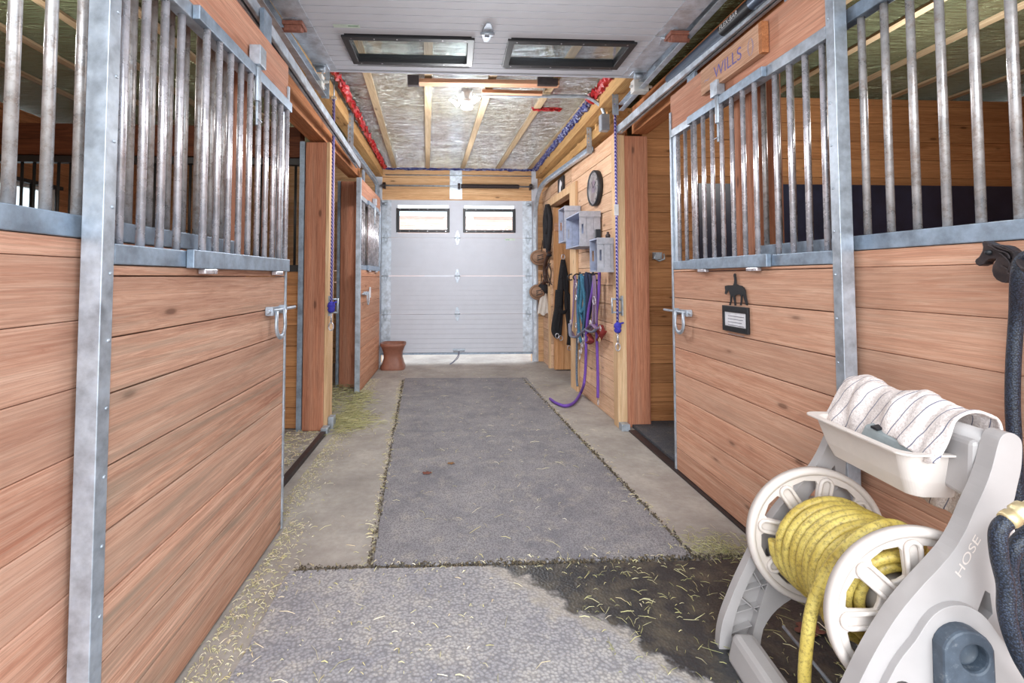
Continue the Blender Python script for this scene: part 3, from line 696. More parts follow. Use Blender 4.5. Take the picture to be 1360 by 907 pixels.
# rollers blocks of the near door on track
def garage_track(label, pts, name='garage_track', r=.02):
    P3 = smooth_path(pts, 8); mb = MB(); m = len(P3); s0 = None
    prof = [(-.03, .022), (-.03, -.022), (-.024, -.028), (.024, -.028), (.03, -.022), (.03, .022), (.026, .022), (.024, -.022), (-.024, -.022), (-.026, .022)]
    vs = []; k = len(prof)
    for i, p in enumerate(P3):
        d = (P3[min(i+1, m-1)]-P3[max(i-1, 0)]).normalized(); sx = Vector((1, 0, 0)); n_ = sx.cross(d).normalized()
        for a, b in prof: vs.append(p+n_*a+sx*b*(1 if p.x < .2 else -1))
    fs = [(i*k+j, i*k+(j+1) % k, (i+1)*k+(j+1) % k, (i+1)*k+j) for i in range(m-1) for j in range(k)]
    mb.add(vs, fs); o = mb.build(name, 'stile'); tag(o, label, 'track'); return o
garage_track('curved galvanised track on the left of the far garage door', [(-1.10, 5.05, 2.76), (-1.13, 6.2, 2.78), (-1.16, 7.05, 2.80), (-1.165, 7.35, 2.73), (-1.17, 7.53, 2.5), (-1.175, 7.585, 2.2), (-1.18, 7.585, 1.0), (-1.18, 7.585, .03)])
garage_track('curved galvanised track on the right of the far garage door', [(1.48, 5.0, 2.75), (1.40, 6.2, 2.77), (1.34, 6.95, 2.76), (1.325, 7.32, 2.66), (1.315, 7.52, 2.42), (1.31, 7.585, 2.1), (1.31, 7.585, 1.0), (1.31, 7.585, .03)])
garage_track('galvanised overhead track left of the open garage door', [(-1.055, 1.0, 2.93), (-1.055, 2.4, 2.90), (-1.02, 3.73, 2.82)])
garage_track('galvanised overhead track right of the open garage door', [(1.475, 1.0, 2.93), (1.475, 2.4, 2.92), (1.47, 4.05, 2.86)])
# perforated straps
def strap(label, a, b):
    a = Vector(a); b = Vector(b); L = (b-a).length; mb = MB(); w = .022
    holes = [[(-.006+.0, z-.008), (.006, z-.008), (.006, z+.008), (-.006, z+.008)] for z in [.03+.045*i for i in range(int((L-.04)/.045))]]
    mb.prism([(-w, 0), (w, 0), (w, L), (-w, L)], holes, lambda p, q, c: a+Vector((p, c, -q)), .003)
    mb.beam(a+Vector((w, .012, 0)), b+Vector((w, .012, 0)), .003, .03, (1,0,0))
    tag(mb.build('perforated_strap', 'galv'), label, 'strap')
strap('perforated steel hanger at the left end of the near overhead track', (-1.02, 3.742, CE), (-1.02, 3.742, 2.78))
strap('perforated steel hanger at the start of the far left garage track', (-1.10, 5.04, CE), (-1.10, 5.04, 2.72))
strap('perforated steel hanger at the right end of the near overhead track', (1.42, 4.06, CE), (1.42, 4.06, 2.80))
strap('perforated steel hanger at the start of the far right garage track', (1.455, 4.99, 2.985), (1.455, 4.99, 2.70))
# stop blocks and roller clusters of the open door
for lab, x, y, z, nm in (('grey stop box at the left end of the near overhead track', -1.055, 3.62, 2.86, 'track_stop'), ('grey stop box at the right end of the near overhead track', 1.475, 3.64, 2.88, 'track_stop')):
    mb = MB(); mb.box(x-.06, x+.06, y-.04, y+.04, z-.05, z+.05); mb.cyl((x-.08, y, z), (x+.1, y, z), .012, 8); tag(mb.build(nm, 'white_plastic', bevel=.006), lab, 'bracket')
for lab, s_, x in (('rusty roller bracket on the left of the open door', 1, -.96), ('rusty roller bracket on the right of the open door', -1, 1.40)):
    mb = MB(); y = 2.86
    mb.box(x-.06, x+.06, y-.05, y+.05, 2.872, 2.897); mb.cyl((x-.08*s_, y, 2.86), (x+.05*s_, y, 2.86), .015, 8); mb.box(x-.05, x+.05, y-.045, y-.02, 2.835, 2.872)
    tag(mb.build('roller_bracket', 'cap', bevel=.004), lab, 'bracket')
# torsion shaft and spring of the far door
t = thing('torsion_spring', 'torsion shaft with dark coil spring above the far garage door', 'spring', (.06, 7.56, 2.82))
MB().cyl((-1.16, 7.57, 2.83), (1.30, 7.57, 2.83), .013, 10).build('shaft', 'galv', t)
pts = [(.12+.0075*k/8*1.0, 7.57+.032*math.sin(2*PI*k/8), 2.83+.032*math.cos(2*PI*k/8)) for k in range(8*125)]
MB().tube(pts, .0042, 5).build('coil', 'iron', t)
for x in (-1.10, .09, 1.25):
    mb = MB(); mb.lathe([(0, -.02), (.045, -.02), (.05, -.01), (.035, 0), (.05, .01), (.045, .02), (0, .02)], (x, 7.57, 2.83), (1, 0, 0), 16); mb.box(x-.012, x+.012, 7.58, 7.675, 2.79, 2.88); mb.build('drum', 'iron', t)
mb = MB(); mb.cyl((-1.1, 7.66, 3.02), (1.28, 7.66, 3.02), .008, 6); tag(mb.build('cable_rod', 'galv'), 'thin steel rod across the boards just under the far ceiling', 'rod')

# ------------------------------------------------------------------ ceiling things
def crumple(mb, pts, w, depth, seed, n=90):
    """crumpled tape strip along a polyline, closed ribbon"""
    path = [Vector(pts[0]).lerp(Vector(pts[1]), k/n) for k in range(n+1)]; rows = []
    for i, p in enumerate(path):
        row = []
        for j in range(7):
            a = j/6; nz = noise.noise(Vector((i*.55+seed, j*.9, seed)))
            nz2 = noise.noise(Vector((i*1.3, j*2.1, seed+9)))
            row.append(p+Vector((w*(a-.5)+.03*nz2, .03*nz, -abs(nz)*depth-.012-.03*math.sin(a*PI))))
        rows.append(row)
    vs = [q for r in rows for q in r]; fs = [(i*7+j, i*7+j+1, (i+1)*7+j+1, (i+1)*7+j) for i in range(n) for j in range(6)]
    top = [q+Vector((0, 0, .006)) for q in vs]; k = len(vs)
    mb.add(vs, fs, False); mb.add(top, [f[::-1] for f in fs], False)
def tape(label, a, b, mat, w=.1, depth=.06, seed=1.0, n=90):
    mb = MB(); crumple(mb, (a, b), w, depth, seed, n); tag(mb.build('sheathing_tape', mat, fix=False), label, 'tape')
tape('crumpled red sheathing tape along the left edge of the aisle ceiling', (-1.00, 3.7, CE), (-1.10, 7.6, CE), 'red_tape', .075, .08, 3)
tape('crumpled blue and white tape along the right edge of the aisle ceiling', (1.36, 4.6, CE), (1.33, 7.6, CE), 'blue_tape', .1, .06, 5)
tape('crumpled red tape patch at the near right corner of the aisle ceiling', (1.38, 4.0, CE), (1.35, 4.58, CE), 'red_tape', .12, .08, 8, 20)
mb = MB(); crumple(mb, ((0, 0, 0), (2.5, 0, 0)), .1, .05, 4, 60)
mb.v = [Vector((-1.15+p.x, 7.62+p.y*.5, CE+p.z*.8-.01)) for p in mb.v]
tag(mb.build('sheathing_tape', 'blue_tape', fix=False), 'crumpled blue and white tape along the top of the far wall', 'tape')
# wooden crosspieces near the lamp
t = thing('ceiling_plank', 'long light wooden crosspiece on the ceiling just beyond the open door edge', 'plank', (.1, 3.95, 3.08))
a = P(545, 109, z=3.10); b = P(742, 112, z=3.10)
MB().beam(a, b, .09, .035).build('board', 'trimx', t); mb = MB(); mb.box(a.x-.02, a.x+.08, a.y-.06, a.y-.02, 3.05, 3.14); mb.build('bracket', 'iron', t); MB().box(b.x-.2, b.x-.02, b.y-.06, b.y-.02, 3.07, 3.14).build('bracket', 'iron', t)
a = P(640, 122, z=3.10); b = P(720, 124, z=3.10)
tag(MB().beam(a, b, .05, .03).build('ceiling_plank', 'trimx'), 'shorter light wooden crosspiece right behind the lamp', 'plank')
a = P(708, 146, z=3.12); b = P(744, 146, z=3.12); mb = MB(); crumple(mb, ((0, 0, 0), (b.x-a.x, 0, 0)), .04, .03, 2, 14)
mb.v = [q+Vector((a.x, a.y, CE+.012)) for q in mb.v]; tag(mb.build('red_tape_strip', 'red_tape', fix=False), 'short red tape strip stuck on the ceiling right of the lamp', 'tape')
# conduit with junction box
t = thing('electrical_conduit', 'grey steel conduit crossing the ceiling to a grey box on the right wall', 'conduit', (1.3, 4.7, 2.9))
pa = P(640, 127, z=3.10); pb = P(768, 128, z=3.10); e1 = P(782, 130, y=pb.y); e2 = P(797, 140, y=pb.y); e3 = P(803, 152, y=pb.y)
MB().tube(smooth_path([pa, pa.lerp(pb, .5), pb, e1, e2, e3], 6), .017, 10).build('pipe', 'galv', t)
q0 = P(797, 152, y=pb.y-.0); q1 = P(809, 174, y=pb.y)
MB().box(q0.x, q1.x, pb.y-.03, pb.y+.05, q1.z, q0.z).build('junction_box', plain('grey_box', srgb(150,156,166), .5), t, bevel=.01)
# lamp
lc = P(620, 136, z=3.03)
t = thing('ceiling_lamp', 'lit white garage lamp with folding LED wings under the plastic ceiling', 'lamp', (lc.x, lc.y, CE))
MB().lathe([(0, 0), (.05, 0), (.05, -.05), (.035, -.09), (.06, -.1), (.06, -.13), (0, -.135)], (lc.x, lc.y, CE), (0, 0, 1), 20).build('hub', 'white_plastic', t)
ln = Vector((0, -.75, -.66)).normalized()
for pts4 in (((607,125),(615,124),(618,136),(611,138)), ((630,126),(638,130),(629,139),(623,136)), ((597,131),(602,132),(610,140),(606,142))):
    q = [P(u, v, y=lc.y-.02) for u, v in pts4]
    c0 = sum(q, Vector())/4; q = [c0+(x-c0)*1.0+Vector((0, (x.z-c0.z)*.5, 0)) for x in q]
    mb = MB(); mb.hexa(q, [x-ln*.008 for x in q]); w_ = mb.build('wing', 'led', t)
    mb = MB(); mb.hexa([x-ln*.009 for x in q], [x-ln*.022 for x in q]); mb.build('heat_sink', 'white_plastic', w_)
MB().lathe([(0, -.02), (.05, -.015), (.055, 0), (0, 0)], (lc.x, lc.y, 2.99), (0, 0, 1), 16).build('centre_light', 'led', t)

# ------------------------------------------------------------------ stall partitions
t = thing('stall_partition', 'dark partition with bars and deep beam behind the left stall bars', 'partition', (-3, 4.42, 0))
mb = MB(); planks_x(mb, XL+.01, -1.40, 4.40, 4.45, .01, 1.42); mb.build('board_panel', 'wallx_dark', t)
MB().box(XL+.01, -1.40, 4.39, 4.46, 1.42, 1.48).build('lower_rail', 'dark_bar', t); MB().box(XL+.01, -1.40, 4.39, 4.46, 2.40, 2.46).build('upper_rail', 'dark_bar', t)
MB().box(XL+.01, -1.40, 4.36, 4.50, 2.461, 2.74).build('beam', 'beam', t)
for k in range(30): MB().cyl((XL+.1+k*.105, 4.425, 1.478), (XL+.1+k*.105, 4.425, 2.402), .012, 8).build('bar', 'dark_bar', t)
t = thing('stall_partition', 'full height orange board partition inside the right stall', 'partition', (3.5, 4.47, 0))
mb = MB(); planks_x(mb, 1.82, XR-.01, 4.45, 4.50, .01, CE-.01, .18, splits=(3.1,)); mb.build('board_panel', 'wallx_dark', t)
tag(MB().box(2.35, XR-.02, 4.41, 4.445, .02, 2.27).build('stall_lining', 'black_lining'), 'black rubber lining on the back of the right stall, behind the bars', 'lining')
tag(MB().box(1.63, XR-.1, 1.0, 4.40, .001, .03).build('stall_mat', 'mat_dark', bevel=.004), 'dark rubber mat on the floor inside the right stall opening', 'mat')
o = MB().box(1.56, 1.625, 1.0, 4.2, .0005, .012).build('sill_strip', 'iron'); tag(o, 'rusty brown sill strip on the floor under the right stall opening', 'sill')
o = MB().box(-1.14, -1.10, 2.7, 4.23, .0005, .035).build('sill_strip', 'iron'); tag(o, 'rusty brown sill strip on the floor at the left stall opening', 'sill')
# small snap hook on the board inside the right opening
hk = P(873, 340, y=4.44)
mb = MB(); mb.box(hk.x-.045, hk.x+.04, 4.425, 4.449, hk.z-.03, hk.z+.035); mb.tube([(hk.x-.03, 4.41, hk.z+.03), (hk.x-.05, 4.40, hk.z-.02), (hk.x, 4.40, hk.z-.05), (hk.x+.05, 4.40, hk.z-.03), (hk.x+.05, 4.41, hk.z+.02)], .008, 8)
tag(mb.build('wall_latch', 'galv'), 'small galvanised latch screwed to the boards inside the right stall opening', 'latch')

# ------------------------------------------------------------------ mats on the aisle floor
def mat_thing(label, c4, mat, th=.014):
    mb = MB(); n = 40; ring = []
    for i in range(4):
        a = Vector(c4[i]); b = Vector(c4[(i+1) % 4])
        for k in range(n):
            p = a.lerp(b, k/n); d = (b-a).normalized(); q = Vector((-d.y, d.x, 0)); p = p+q*.006*noise.noise(Vector((p.x*9, p.y*9, i)))
            ring.append((p.x, p.y))
    mb.prism(ring, [], lambda a, b, c: Vector((a, b, .001+c)), th); tag(mb.build('rubber_mat', mat, bevel=.004), label, 'mat')
mat_thing('near rubber mat, dusty grey with a dark wet patch beside the hose reel', [(-.74, .35, 0), (1.54, .35, 0), (1.52, 2.27, 0), (-.755, 2.29, 0)], 'mat_near')
mat_thing('middle grey rubber mat of the aisle with two dry leaves on it', [(-.375, 2.31, 0), (1.165, 2.30, 0), (1.045, 4.24, 0), (-.52, 4.25, 0)], 'mat_mid')
mat_thing('far grey rubber mat of the aisle, nearest the garage door', [(-.50, 4.265, 0), (1.04, 4.255, 0), (.99, 6.42, 0), (-.645, 6.48, 0)], 'mat_mid')

# leaves
def leaf(label, c, s, mat, seed):
    mb = MB(); n = 22; ring = []
    for k in range(n):
        a = 2*PI*k/n; r = s*(.6+.4*abs(math.sin(a*2.5+seed)))
        ring.append(Vector((c[0]+r*math.cos(a), c[1]+r*.7*math.sin(a), c[2]+.006+.01*abs(noise.noise(Vector((a, seed, 1)))))))
    ce = Vector((c[0], c[1], c[2]+.012)); vs = ring+[ce]+[q-Vector((0,0,.0015)) for q in ring]+[ce-Vector((0,0,.0015))]
    fs = [(k, (k+1) % n, n) for k in range(n)]+[(n+1+(k+1) % n, n+1+k, 2*n+1) for k in range(n)]+[(k, n+1+k, n+1+(k+1) % n, (k+1) % n) for k in range(n)]
    mb.add(vs, fs); tag(mb.build('dry_leaf', mat), label, 'leaf')
q = P(567, 629, z=.015); leaf('curled reddish dry leaf on the middle mat, left of the other', (q.x, q.y, .015), .035, 'leaf_red', 1)
q = P(599, 616, z=.015); leaf('tan dry leaf on the middle mat, right of the reddish one', (q.x, q.y, .015), .03, 'leaf', 2)
q = P(1075, 838, z=.015); leaf('large reddish dry leaf on the floor under the hose reel', (q.x, q.y, .015), .06, 'leaf_red', 3)

# ------------------------------------------------------------------ straw
def straw(name, label, n, spot, lmin, lmax, mat='straw', w=.0014, zmax=.0):
    mb = MB()
    for _ in range(n):
        p = spot(); 
        if p is None: continue
        x, y, z = p; a = R.random()*PI*2; L = R.uniform(lmin, lmax)*(.4+R.random()); t = R.uniform(-.12, .12)*(1 if zmax else .3); ww = w*R.uniform(.6, 1.7)
        d = Vector((math.cos(a), math.sin(a), 0)); c = Vector((x, y, z+.0025+R.random()*zmax)); s = Vector((-d.y, d.x, 0))
        A = c-d*L/2; B = c+d*L/2+Vector((0, 0, abs(t)*L)); mid = (A+B)/2+s*L*R.uniform(-.12, .12)+Vector((0,0,.004))
        mb.add([A-s*ww, A+s*ww, mid+s*ww, mid-s*ww, B+s*ww*.5, B-s*ww*.5, A+Vector((0,0,ww)), mid+Vector((0,0,ww*1.4)), B+Vector((0,0,ww))],
               [(0,1,2,3),(3,2,4,5),(0,6,7,3),(6,1,2,7),(3,7,8,5),(7,2,4,8),(0,1,6),(5,4,8)])
    o = mb.build(name, mat, fix=False); return tag(o, label, name.replace('_', ' '), kind='stuff')
def onmat(x, y):
    return .0155 if (-.74 < x < 1.53 and y < 2.28) or (-.38-(y-2.3)*.07 < x < 1.16-(y-2.3)*.05 and 2.3 < y < 6.45) else .0
def s_leftstrip():
    y = R.uniform(1.25, 6.5); x = -.915 + abs(R.gauss(0, .075)); 
    if y > 2.75: x -= .12
    if y > 4.6: x -= .08
    return (x, y, onmat(x, y))
straw('straw_litter', 'straw and chaff scattered along the foot of the left stall door', 3400, s_leftstrip, .005, .028, w=.0012)
def s_mat1():
    y = R.uniform(1.2, 2.3); x = -.78 + R.gauss(0, .035) if R.random() < .5 else R.uniform(-.75, .2)
    if R.random() < .35: y = 2.3+R.gauss(0, .03); x = R.uniform(-.75, 1.1)
    return (x, y, onmat(x, y))
straw('straw_litter', 'chaff along the edges of the near rubber mat', 420, s_mat1, .006, .03)
def s_edge():
    y = R.uniform(2.3, 6.3); x = (-.40-(y-2.3)*.07)+R.gauss(0, .018) if R.random() < .65 else 1.17-(y-2.3)*.05+R.gauss(0, .03)
    return (x, y, onmat(x, y))
straw('straw_litter', 'straw caught along both long edges of the aisle mats', 750, s_edge, .008, .04)
def s_debris():
    k = R.random()
    if k < .4: x = R.uniform(-.74, 1.5); y = 2.298+R.gauss(0, .010); z = .001
    elif k < .8: y = R.uniform(2.3, 6.4); x = 1.17-(y-2.3)*.058+R.gauss(0, .009); z = .001
    else: y = R.uniform(2.3, 6.4); x = -.388-(y-2.3)*.066+R.gauss(0, .008); z = .001
    return (x, y, z)
M['debris'] = straw_mat('dark_mat_edge_debris', [(60,54,46),(90,80,64),(44,40,36),(120,104,78)])
straw('edge_debris', 'dark crumbled debris in the joints along the mat edges', 2600, s_debris, .006, .02, 'debris', .003, .012)
def s_aisle():
    x = R.uniform(-.95, 1.45); y = R.uniform(1.6, 7.3); return (x, y, onmat(x, y))
straw('straw_litter', 'stray stalks of straw over the aisle floor and mats', 420, s_aisle, .012, .07, w=.001)
def s_wet():
    x = R.uniform(.5, 1.5); y = R.uniform(1.3, 2.25); return (x, y, .0155)
straw('straw_litter', 'green and yellow stalks lying on the wet patch under the hose reel', 420, s_wet, .012, .06, 'hay', w=.001, zmax=.008)
def s_rcorner():
    x = min(1.52, 1.35+R.gauss(0, .10)); y = 2.38+R.gauss(0, .07); return (x, y, .0155 if y < 2.28 else 0)
straw('straw_litter', 'small drift of straw at the mat corner beside the right stall door', 380, s_rcorner, .02, .07, 'hay', w=.001, zmax=.012)
def s_pile():
    y = R.uniform(4.4, 5.75); x = -1.02 + R.gauss(0, .09)-(y-4.4)*.05
    if R.random() < .4: y = 4.55+R.gauss(0, .16); x = -.95+R.gauss(0, .13)
    if x < -1.12 and y < 4.55: return None
    return (x, y, 0)
straw('hay_drift', 'loose green hay drifted on the floor beside the left timber post', 1500, s_pile, .04, .14, 'hay', .0016, .03)
def s_stall1():
    return (R.uniform(-2.0, -1.17), R.uniform(2.8, 4.3), .0)
straw('stall_bedding', 'straw and chaff bedding inside the first left stall opening', 1800, s_stall1, .01, .06, 'straw', .002, .025)
def s_stall2():
    return (R.uniform(-2.1, -1.2), R.uniform(4.56, 6.0), .0)
straw('stall_bedding', 'green hay bedding inside the second left stall opening', 1500, s_stall2, .04, .12, 'hay', .002, .06)

# ------------------------------------------------------------------ clay pot
pc = P(521, 491, z=0)
t = thing('clay_pot', 'brown waisted square clay pot standing by the far garage door', 'pot', (pc.x, pc.y, 0))
mb = MB()
prof = [(.19, 0), (.195, .03), (.17, .09), (.145, .17), (.15, .25), (.185, .33), (.20, .35), (.20, .385), (.18, .385), (.16, .34), (.12, .2), (.0, .16)]
def sq(a, r):
    c, s = math.cos(a), math.sin(a); k = (abs(c)**4+abs(s)**4)**-.25; return r*k*c*.93, r*k*s*.93
vs = []; n = 32
for r, z in prof:
    for j in range(n):
        x, y = sq(2*PI*j/n+.3, r); vs.append((pc.x+x, pc.y+.1+y, z))
mb.add(vs, [(i*n+j, i*n+(j+1) % n, (i+1)*n+(j+1) % n, (i+1)*n+j) for i in range(len(prof)-1) for j in range(n)], True)
mb.build('body', 'terracotta', t)
MB().lathe([(0, .21), (.1, .215), (.135, .2)], (pc.x, pc.y+.1, 0), (0,0,1), 20).build('soil', 'iron', t)

# ------------------------------------------------------------------ tack wall
# clock
cc = WR(786, 250, .06)
t = thing('wall_clock', 'round black-rimmed clock high on the right wall above the crates', 'clock', (wr(cc.y), cc.y, cc.z))
ax = Vector((-1, WB, 0)).normalized(); ctr = Vector((wr(cc.y), cc.y, cc.z))
MB().lathe([(0, .002), (.185, .002), (.19, .01), (.19, .05), (.18, .058), (.168, .05), (.165, .045)], ctr, ax, 40).build('rim', 'frame_black', t)
MB().lathe([(0, .046), (.168, .046)], ctr, ax, 40).build('face', 'clock', t)
for k in range(12):
    a = PI*k/6; r0, r1 = .135, .152
    MB().beam(ctr+ax*.0475+Vector((0, math.cos(a)*r0, math.sin(a)*r0)), ctr+ax*.0475+Vector((0, math.cos(a)*r1, math.sin(a)*r1)), .008, .002, (1,0,0)).build('hour_mark', 'frame_black', t)
mb = MB(); mb.beam(ctr+ax*.049, ctr+ax*.049+Vector((0, .05, .07)), .009, .002, (1,0,0)); mb.beam(ctr+ax*.049, ctr+ax*.049+Vector((0, -.1, .05)), .006, .002, (1,0,0)); mb.build('hands', 'frame_black', t)
mb = MB(); mb.box(ctr.x-.0475, ctr.x-.0465, ctr.y-.06, ctr.y+.05, ctr.z-.05, ctr.z+.08); mb.build('dial_picture', plain('mauve_dial', srgb(124,110,126), .4, 0, .4, 30), t)
# square picture
pa_ = WR(742, 244, 0); pb_ = WR(751, 262, 0)
t = thing('horse_picture', 'small square black picture of a pale horse above the tack room opening', 'picture', (wr(pb_.y), (pa_.y+pb_.y)/2, (pa_.z+pb_.z)/2))
ym = (pa_.y+pb_.y)/2; zm = 2.62; w_ = .17
MB().box(wr(ym)-.022, wr(ym)-.006, ym-w_, ym+w_, zm-.12, zm+.12).build('panel', 'frame_black', t)
hl = [(-.06,-.09),(.02,-.09),(.04,-.02),(.09,.0),(.1,.03),(.05,.06),(0,.09),(-.04,.05),(-.07,0)]
MB().prism([(a, b) for a, b in hl], [], lambda a, b, c: Vector((wr(ym)-.0225-c, ym-a, zm+b)), .002).build('horse_head', 'paper', t)
# crates
def crate(label, y0, y1, depth, z0, z1, extra=False):
    xw = min(wr(y0), wr(y1))-.003; x0 = xw-depth; t = thing('wooden_crate', label, 'crate', (xw, (y0+y1)/2, z0), 'painted crates mounted on the tack wall'); th = .011
    # ends (horizontal planks top & bottom with handle slot), slatted near / far side, slatted back
    for nm, ya, yb in (('near_side', y0, y0+th), ('far_side', y1-th, y1)):
        mb = MB(); n = 3; g = (depth)/n
        for i in range(n): 
            xa = x0+i*g+.002; xb = x0+(i+1)*g-.002
            if i == 0:
                zc = (z0+z1)/2
                mb.prism([(xa, z0), (xb, z0), (xb, z1), (xa, z1)], [[(xa+.02, zc-.05), (xa+.042, zc-.05), (xa+.042, zc+.05), (xa+.02, zc+.05)]], lambda a, b, c: Vector((a, ya+c, b)), th)
            else: mb.box(xa, xb, ya, yb, z0, z1)
        mb.build(nm, 'crate_top' if nm == 'near_side' else 'crate', t)
    for nm, za, zb in (('base', z0, z0+th), ('top', z1-th, z1)):
        mb = MB(); mb.box(x0-.002, xw, y0+th+.001, y1-th-.001, za, zb); 
        mb.build(nm, 'crate', t)
    MB().box(x0-.004, xw, y0-.012, y0-.001, z1-.055, z1+.004).build('batten', 'crate_top', t); MB().box(x0-.004, xw, y0-.012, y0-.001, z0-.004, z0+.04).build('batten', 'crate_top', t)
    mb = MB(); n = 3; h = (z1-z0-2*th)/n
    for i in range(n): mb.box(xw-.01, xw-.001, y0+th, y1-th, z0+th+i*h+.003, z0+th+(i+1)*h-.003)
    mb.build('back', 'crate', t)
    return t, x0, xw
crate('blue-grey wooden crate on the right wall, furthest and highest, beside the opening', 5.53, 5.86, .19, 1.79, 2.21)
crate('middle blue-grey wooden crate, below the clock', 4.80, 5.40, .22, 1.69, 2.045)
t_, x0c, xwc = crate('nearest blue-grey wooden crate, lowest, beside the blue cross tie', 4.37, 4.62, .19, 1.42, 1.735)
tag(MB().box(x0c+.02, x0c+.07, 4.47, 4.52, 1.741, 1.83).build('small_box', 'black_metal', bevel=.004), 'small black box standing on the nearest crate', 'box')
tag(MB().lathe([(0, 0), (.022, 0), (.024, .03), (.012, .045), (.012, .06), (0, .062)], (x0c+.13, 4.45, 1.741), (0,0,1), 14).build('small_bottle', 'iron'), 'small round dark bottle standing on the nearest crate', 'bottle')
# hooks
def hook(label, u, v):
    p = WR(u, v, .0); x = wr(p.y); mb = MB()
    mb.tube(smooth_path([(x-.002, p.y, p.z+.03), (x-.05, p.y, p.z+.035), (x-.085, p.y, p.z+.0), (x-.06, p.y, p.z-.035), (x-.02, p.y, p.z-.03)], 5), .008, 8); mb.box(x-.008, x-.001, p.y-.03, p.y+.03, p.z-.01, p.z+.06)
    tag(mb.build('tack_hook', 'black_metal'), label, 'hook', 'black tack hooks below the crates'); return Vector((x, p.y, p.z))
hooks = [hook(l, u, 368) for l, u in (('black hook holding the ringed halter, leftmost below the crates', 763), ('black hook holding the teal rope', 770.5), ('black hook holding the navy rope', 779), ('black hook holding the upper purple lead', 788), ('black hook, rightmost below the crates, nearest the blue cross tie', 797))]
def WP(u, v, off): return WR(u, v, off)
def rope(name, label, cat, strands, r, mat, group=None, extra=None):
    t = thing(name, label, cat, WP(*strands[0][0][:2], .05), group)
    for i, s in enumerate(strands):
        pts = smooth_path([WP(u, v, off) for u, v, off in s], 6)
        rr = r if not isinstance(r, tuple) else [r]*len(pts)
        MB().tube(pts, rr, 8).build('strand', mat, t)
    return t
def snap(t, u, v, off, s=1.0, mat='bar'):
    p = WP(u, v, off); mb = MB()
    pts = [p+Vector((0, .02*s*math.cos(a), .03*s*math.sin(a))) for a in [2*PI*k/10 for k in range(10)]]
    mb.tube(pts, .004*s, 6, close=True); mb.cyl(p+Vector((0,0,.03*s)), p+Vector((0,0,.07*s)), .007*s, 8); mb.build('snap_hook', mat, t)
def ring(t, u, v, off, r=.03, mat='bar'):
    p = WP(u, v, off); MB().tube([p+Vector((0, r*math.cos(a), r*math.sin(a))) for a in [2*PI*k/14 for k in range(14)]], .005, 6, close=True).build('ring', mat, t)
t = rope('halter', 'mauve webbing halter with steel rings, hanging furthest left below the crates', 'halter', [[(763,366,.05),(762,390,.05),(761,415,.05),(758,440,.07)], [(764,366,.07),(766,390,.06),(766,415,.05),(768,445,.06)], [(758,440,.07),(762,447,.09),(768,446,.07)]], (.008, .026), 'lilac')
for v in (379, 395, 432): ring(t, 765, v, .08)
t = rope('lead_rope', 'teal lead rope looped on the wall below the crates', 'lead rope', [[(770,366,.06),(768,400,.05),(769,440,.05),(772,455,.06)], [(772,364,.07),(773,385,.06),(771,410,.07),(775,430,.05)], [(774,366,.08),(777,400,.05),(772,415,.08),(770,405,.07)], [(772,366,.09),(776,390,.07),(777,425,.06),(774,440,.06)]], .019, 'teal')
snap(t, 772, 462, .06)
t = rope('lead_rope', 'dark navy lead rope bundle hanging between the teal and purple ropes', 'lead rope', [[(778,364,.06),(778,390,.05),(776,420,.05),(775,447,.05)], [(781,362,.07),(783,390,.06),(780,420,.06),(779,448,.05)], [(784,364,.07),(786,390,.06),(783,415,.06),(779,440,.06)], [(779,362,.09),(781,385,.08),(780,410,.08),(777,440,.07)]], .021, 'navy')
snap(t, 777, 455, .06)
t = rope('lead_rope', 'grey and white twisted lead rope hanging down to the floor by the casing', 'lead rope', [[(767,440,.05),(766,470,.04),(766,500,.035),(767,513,.035)]], .014, plain('grey_teal_rope', srgb(104,116,132), .8, 0, .5, 70, .5))
# purple leads
fl1 = [P(771, 522, z=.03), P(763, 534, z=.02), P(752, 539, z=.02), P(740, 536, z=.02), P(731, 530, z=.02)]
t = thing('lead_rope', 'long purple lead rope trailing from its hook onto the floor', 'lead rope', WP(788, 368, .06))
pts = smooth_path([WP(789,366,.06), WP(787,385,.09), WP(782,410,.09), WP(779,440,.09), WP(778,480,.08), WP(777,498,.08), WP(775,512,.09)]+fl1, 7)
MB().tube(pts, [(.015, .021)]*len(pts), 8).build('webbing', 'purple', t)
t = thing('lead_rope', 'straight purple lead rope ending in a snap just above the floor', 'lead rope', WP(796, 368, .06))
pts = smooth_path([WP(796,362,.07), WP(795,390,.07), WP(792,420,.07), WP(793,460,.05), WP(794,500,.04), WP(794,528,.04)], 7)
MB().tube(pts, [(.015, .021)]*len(pts), 8).build('webbing', 'purple', t)
snap(t, 794.5, 534, .04, 1.0)
t = rope('halter', 'lilac webbing halter with a steel ring between the purple leads', 'halter', [[(788,366,.08),(788,395,.09),(787,430,.09),(785,437,.1)], [(790,366,.1),(791,395,.1),(791,430,.1)], [(780,437,.12),(786,431,.13),(792,436,.12)]], (.008, .024), 'lilac')
ring(t, 789, 399, .12, .04); ring(t, 784, 429, .13, .03)
t = rope('halter', 'pale blue and grey nylon halter noseband curled low on the wall', 'halter', [[(757,430,.08),(758,445,.12),(765,448,.14),(772,442,.12),(777,438,.1)], [(778,437,.12),(786,441,.13),(794,435,.1)]], (.01, .022), 'greyrope')
ring(t, 758, 428, .1, .03)
t = rope('halter', 'maroon webbing halter with brass coloured fittings below the purple leads', 'halter', [[(781,443,.07),(786,452,.08),(781,456,.08)], [(793,436,.06),(799,445,.06),(803,440,.05)], [(795,452,.06),(800,442,.07),(798,432,.06)]], (.008, .028), 'red_web')
ring(t, 797, 436, .09, .025); ring(t, 796, 451, .08, .025, 'brass')
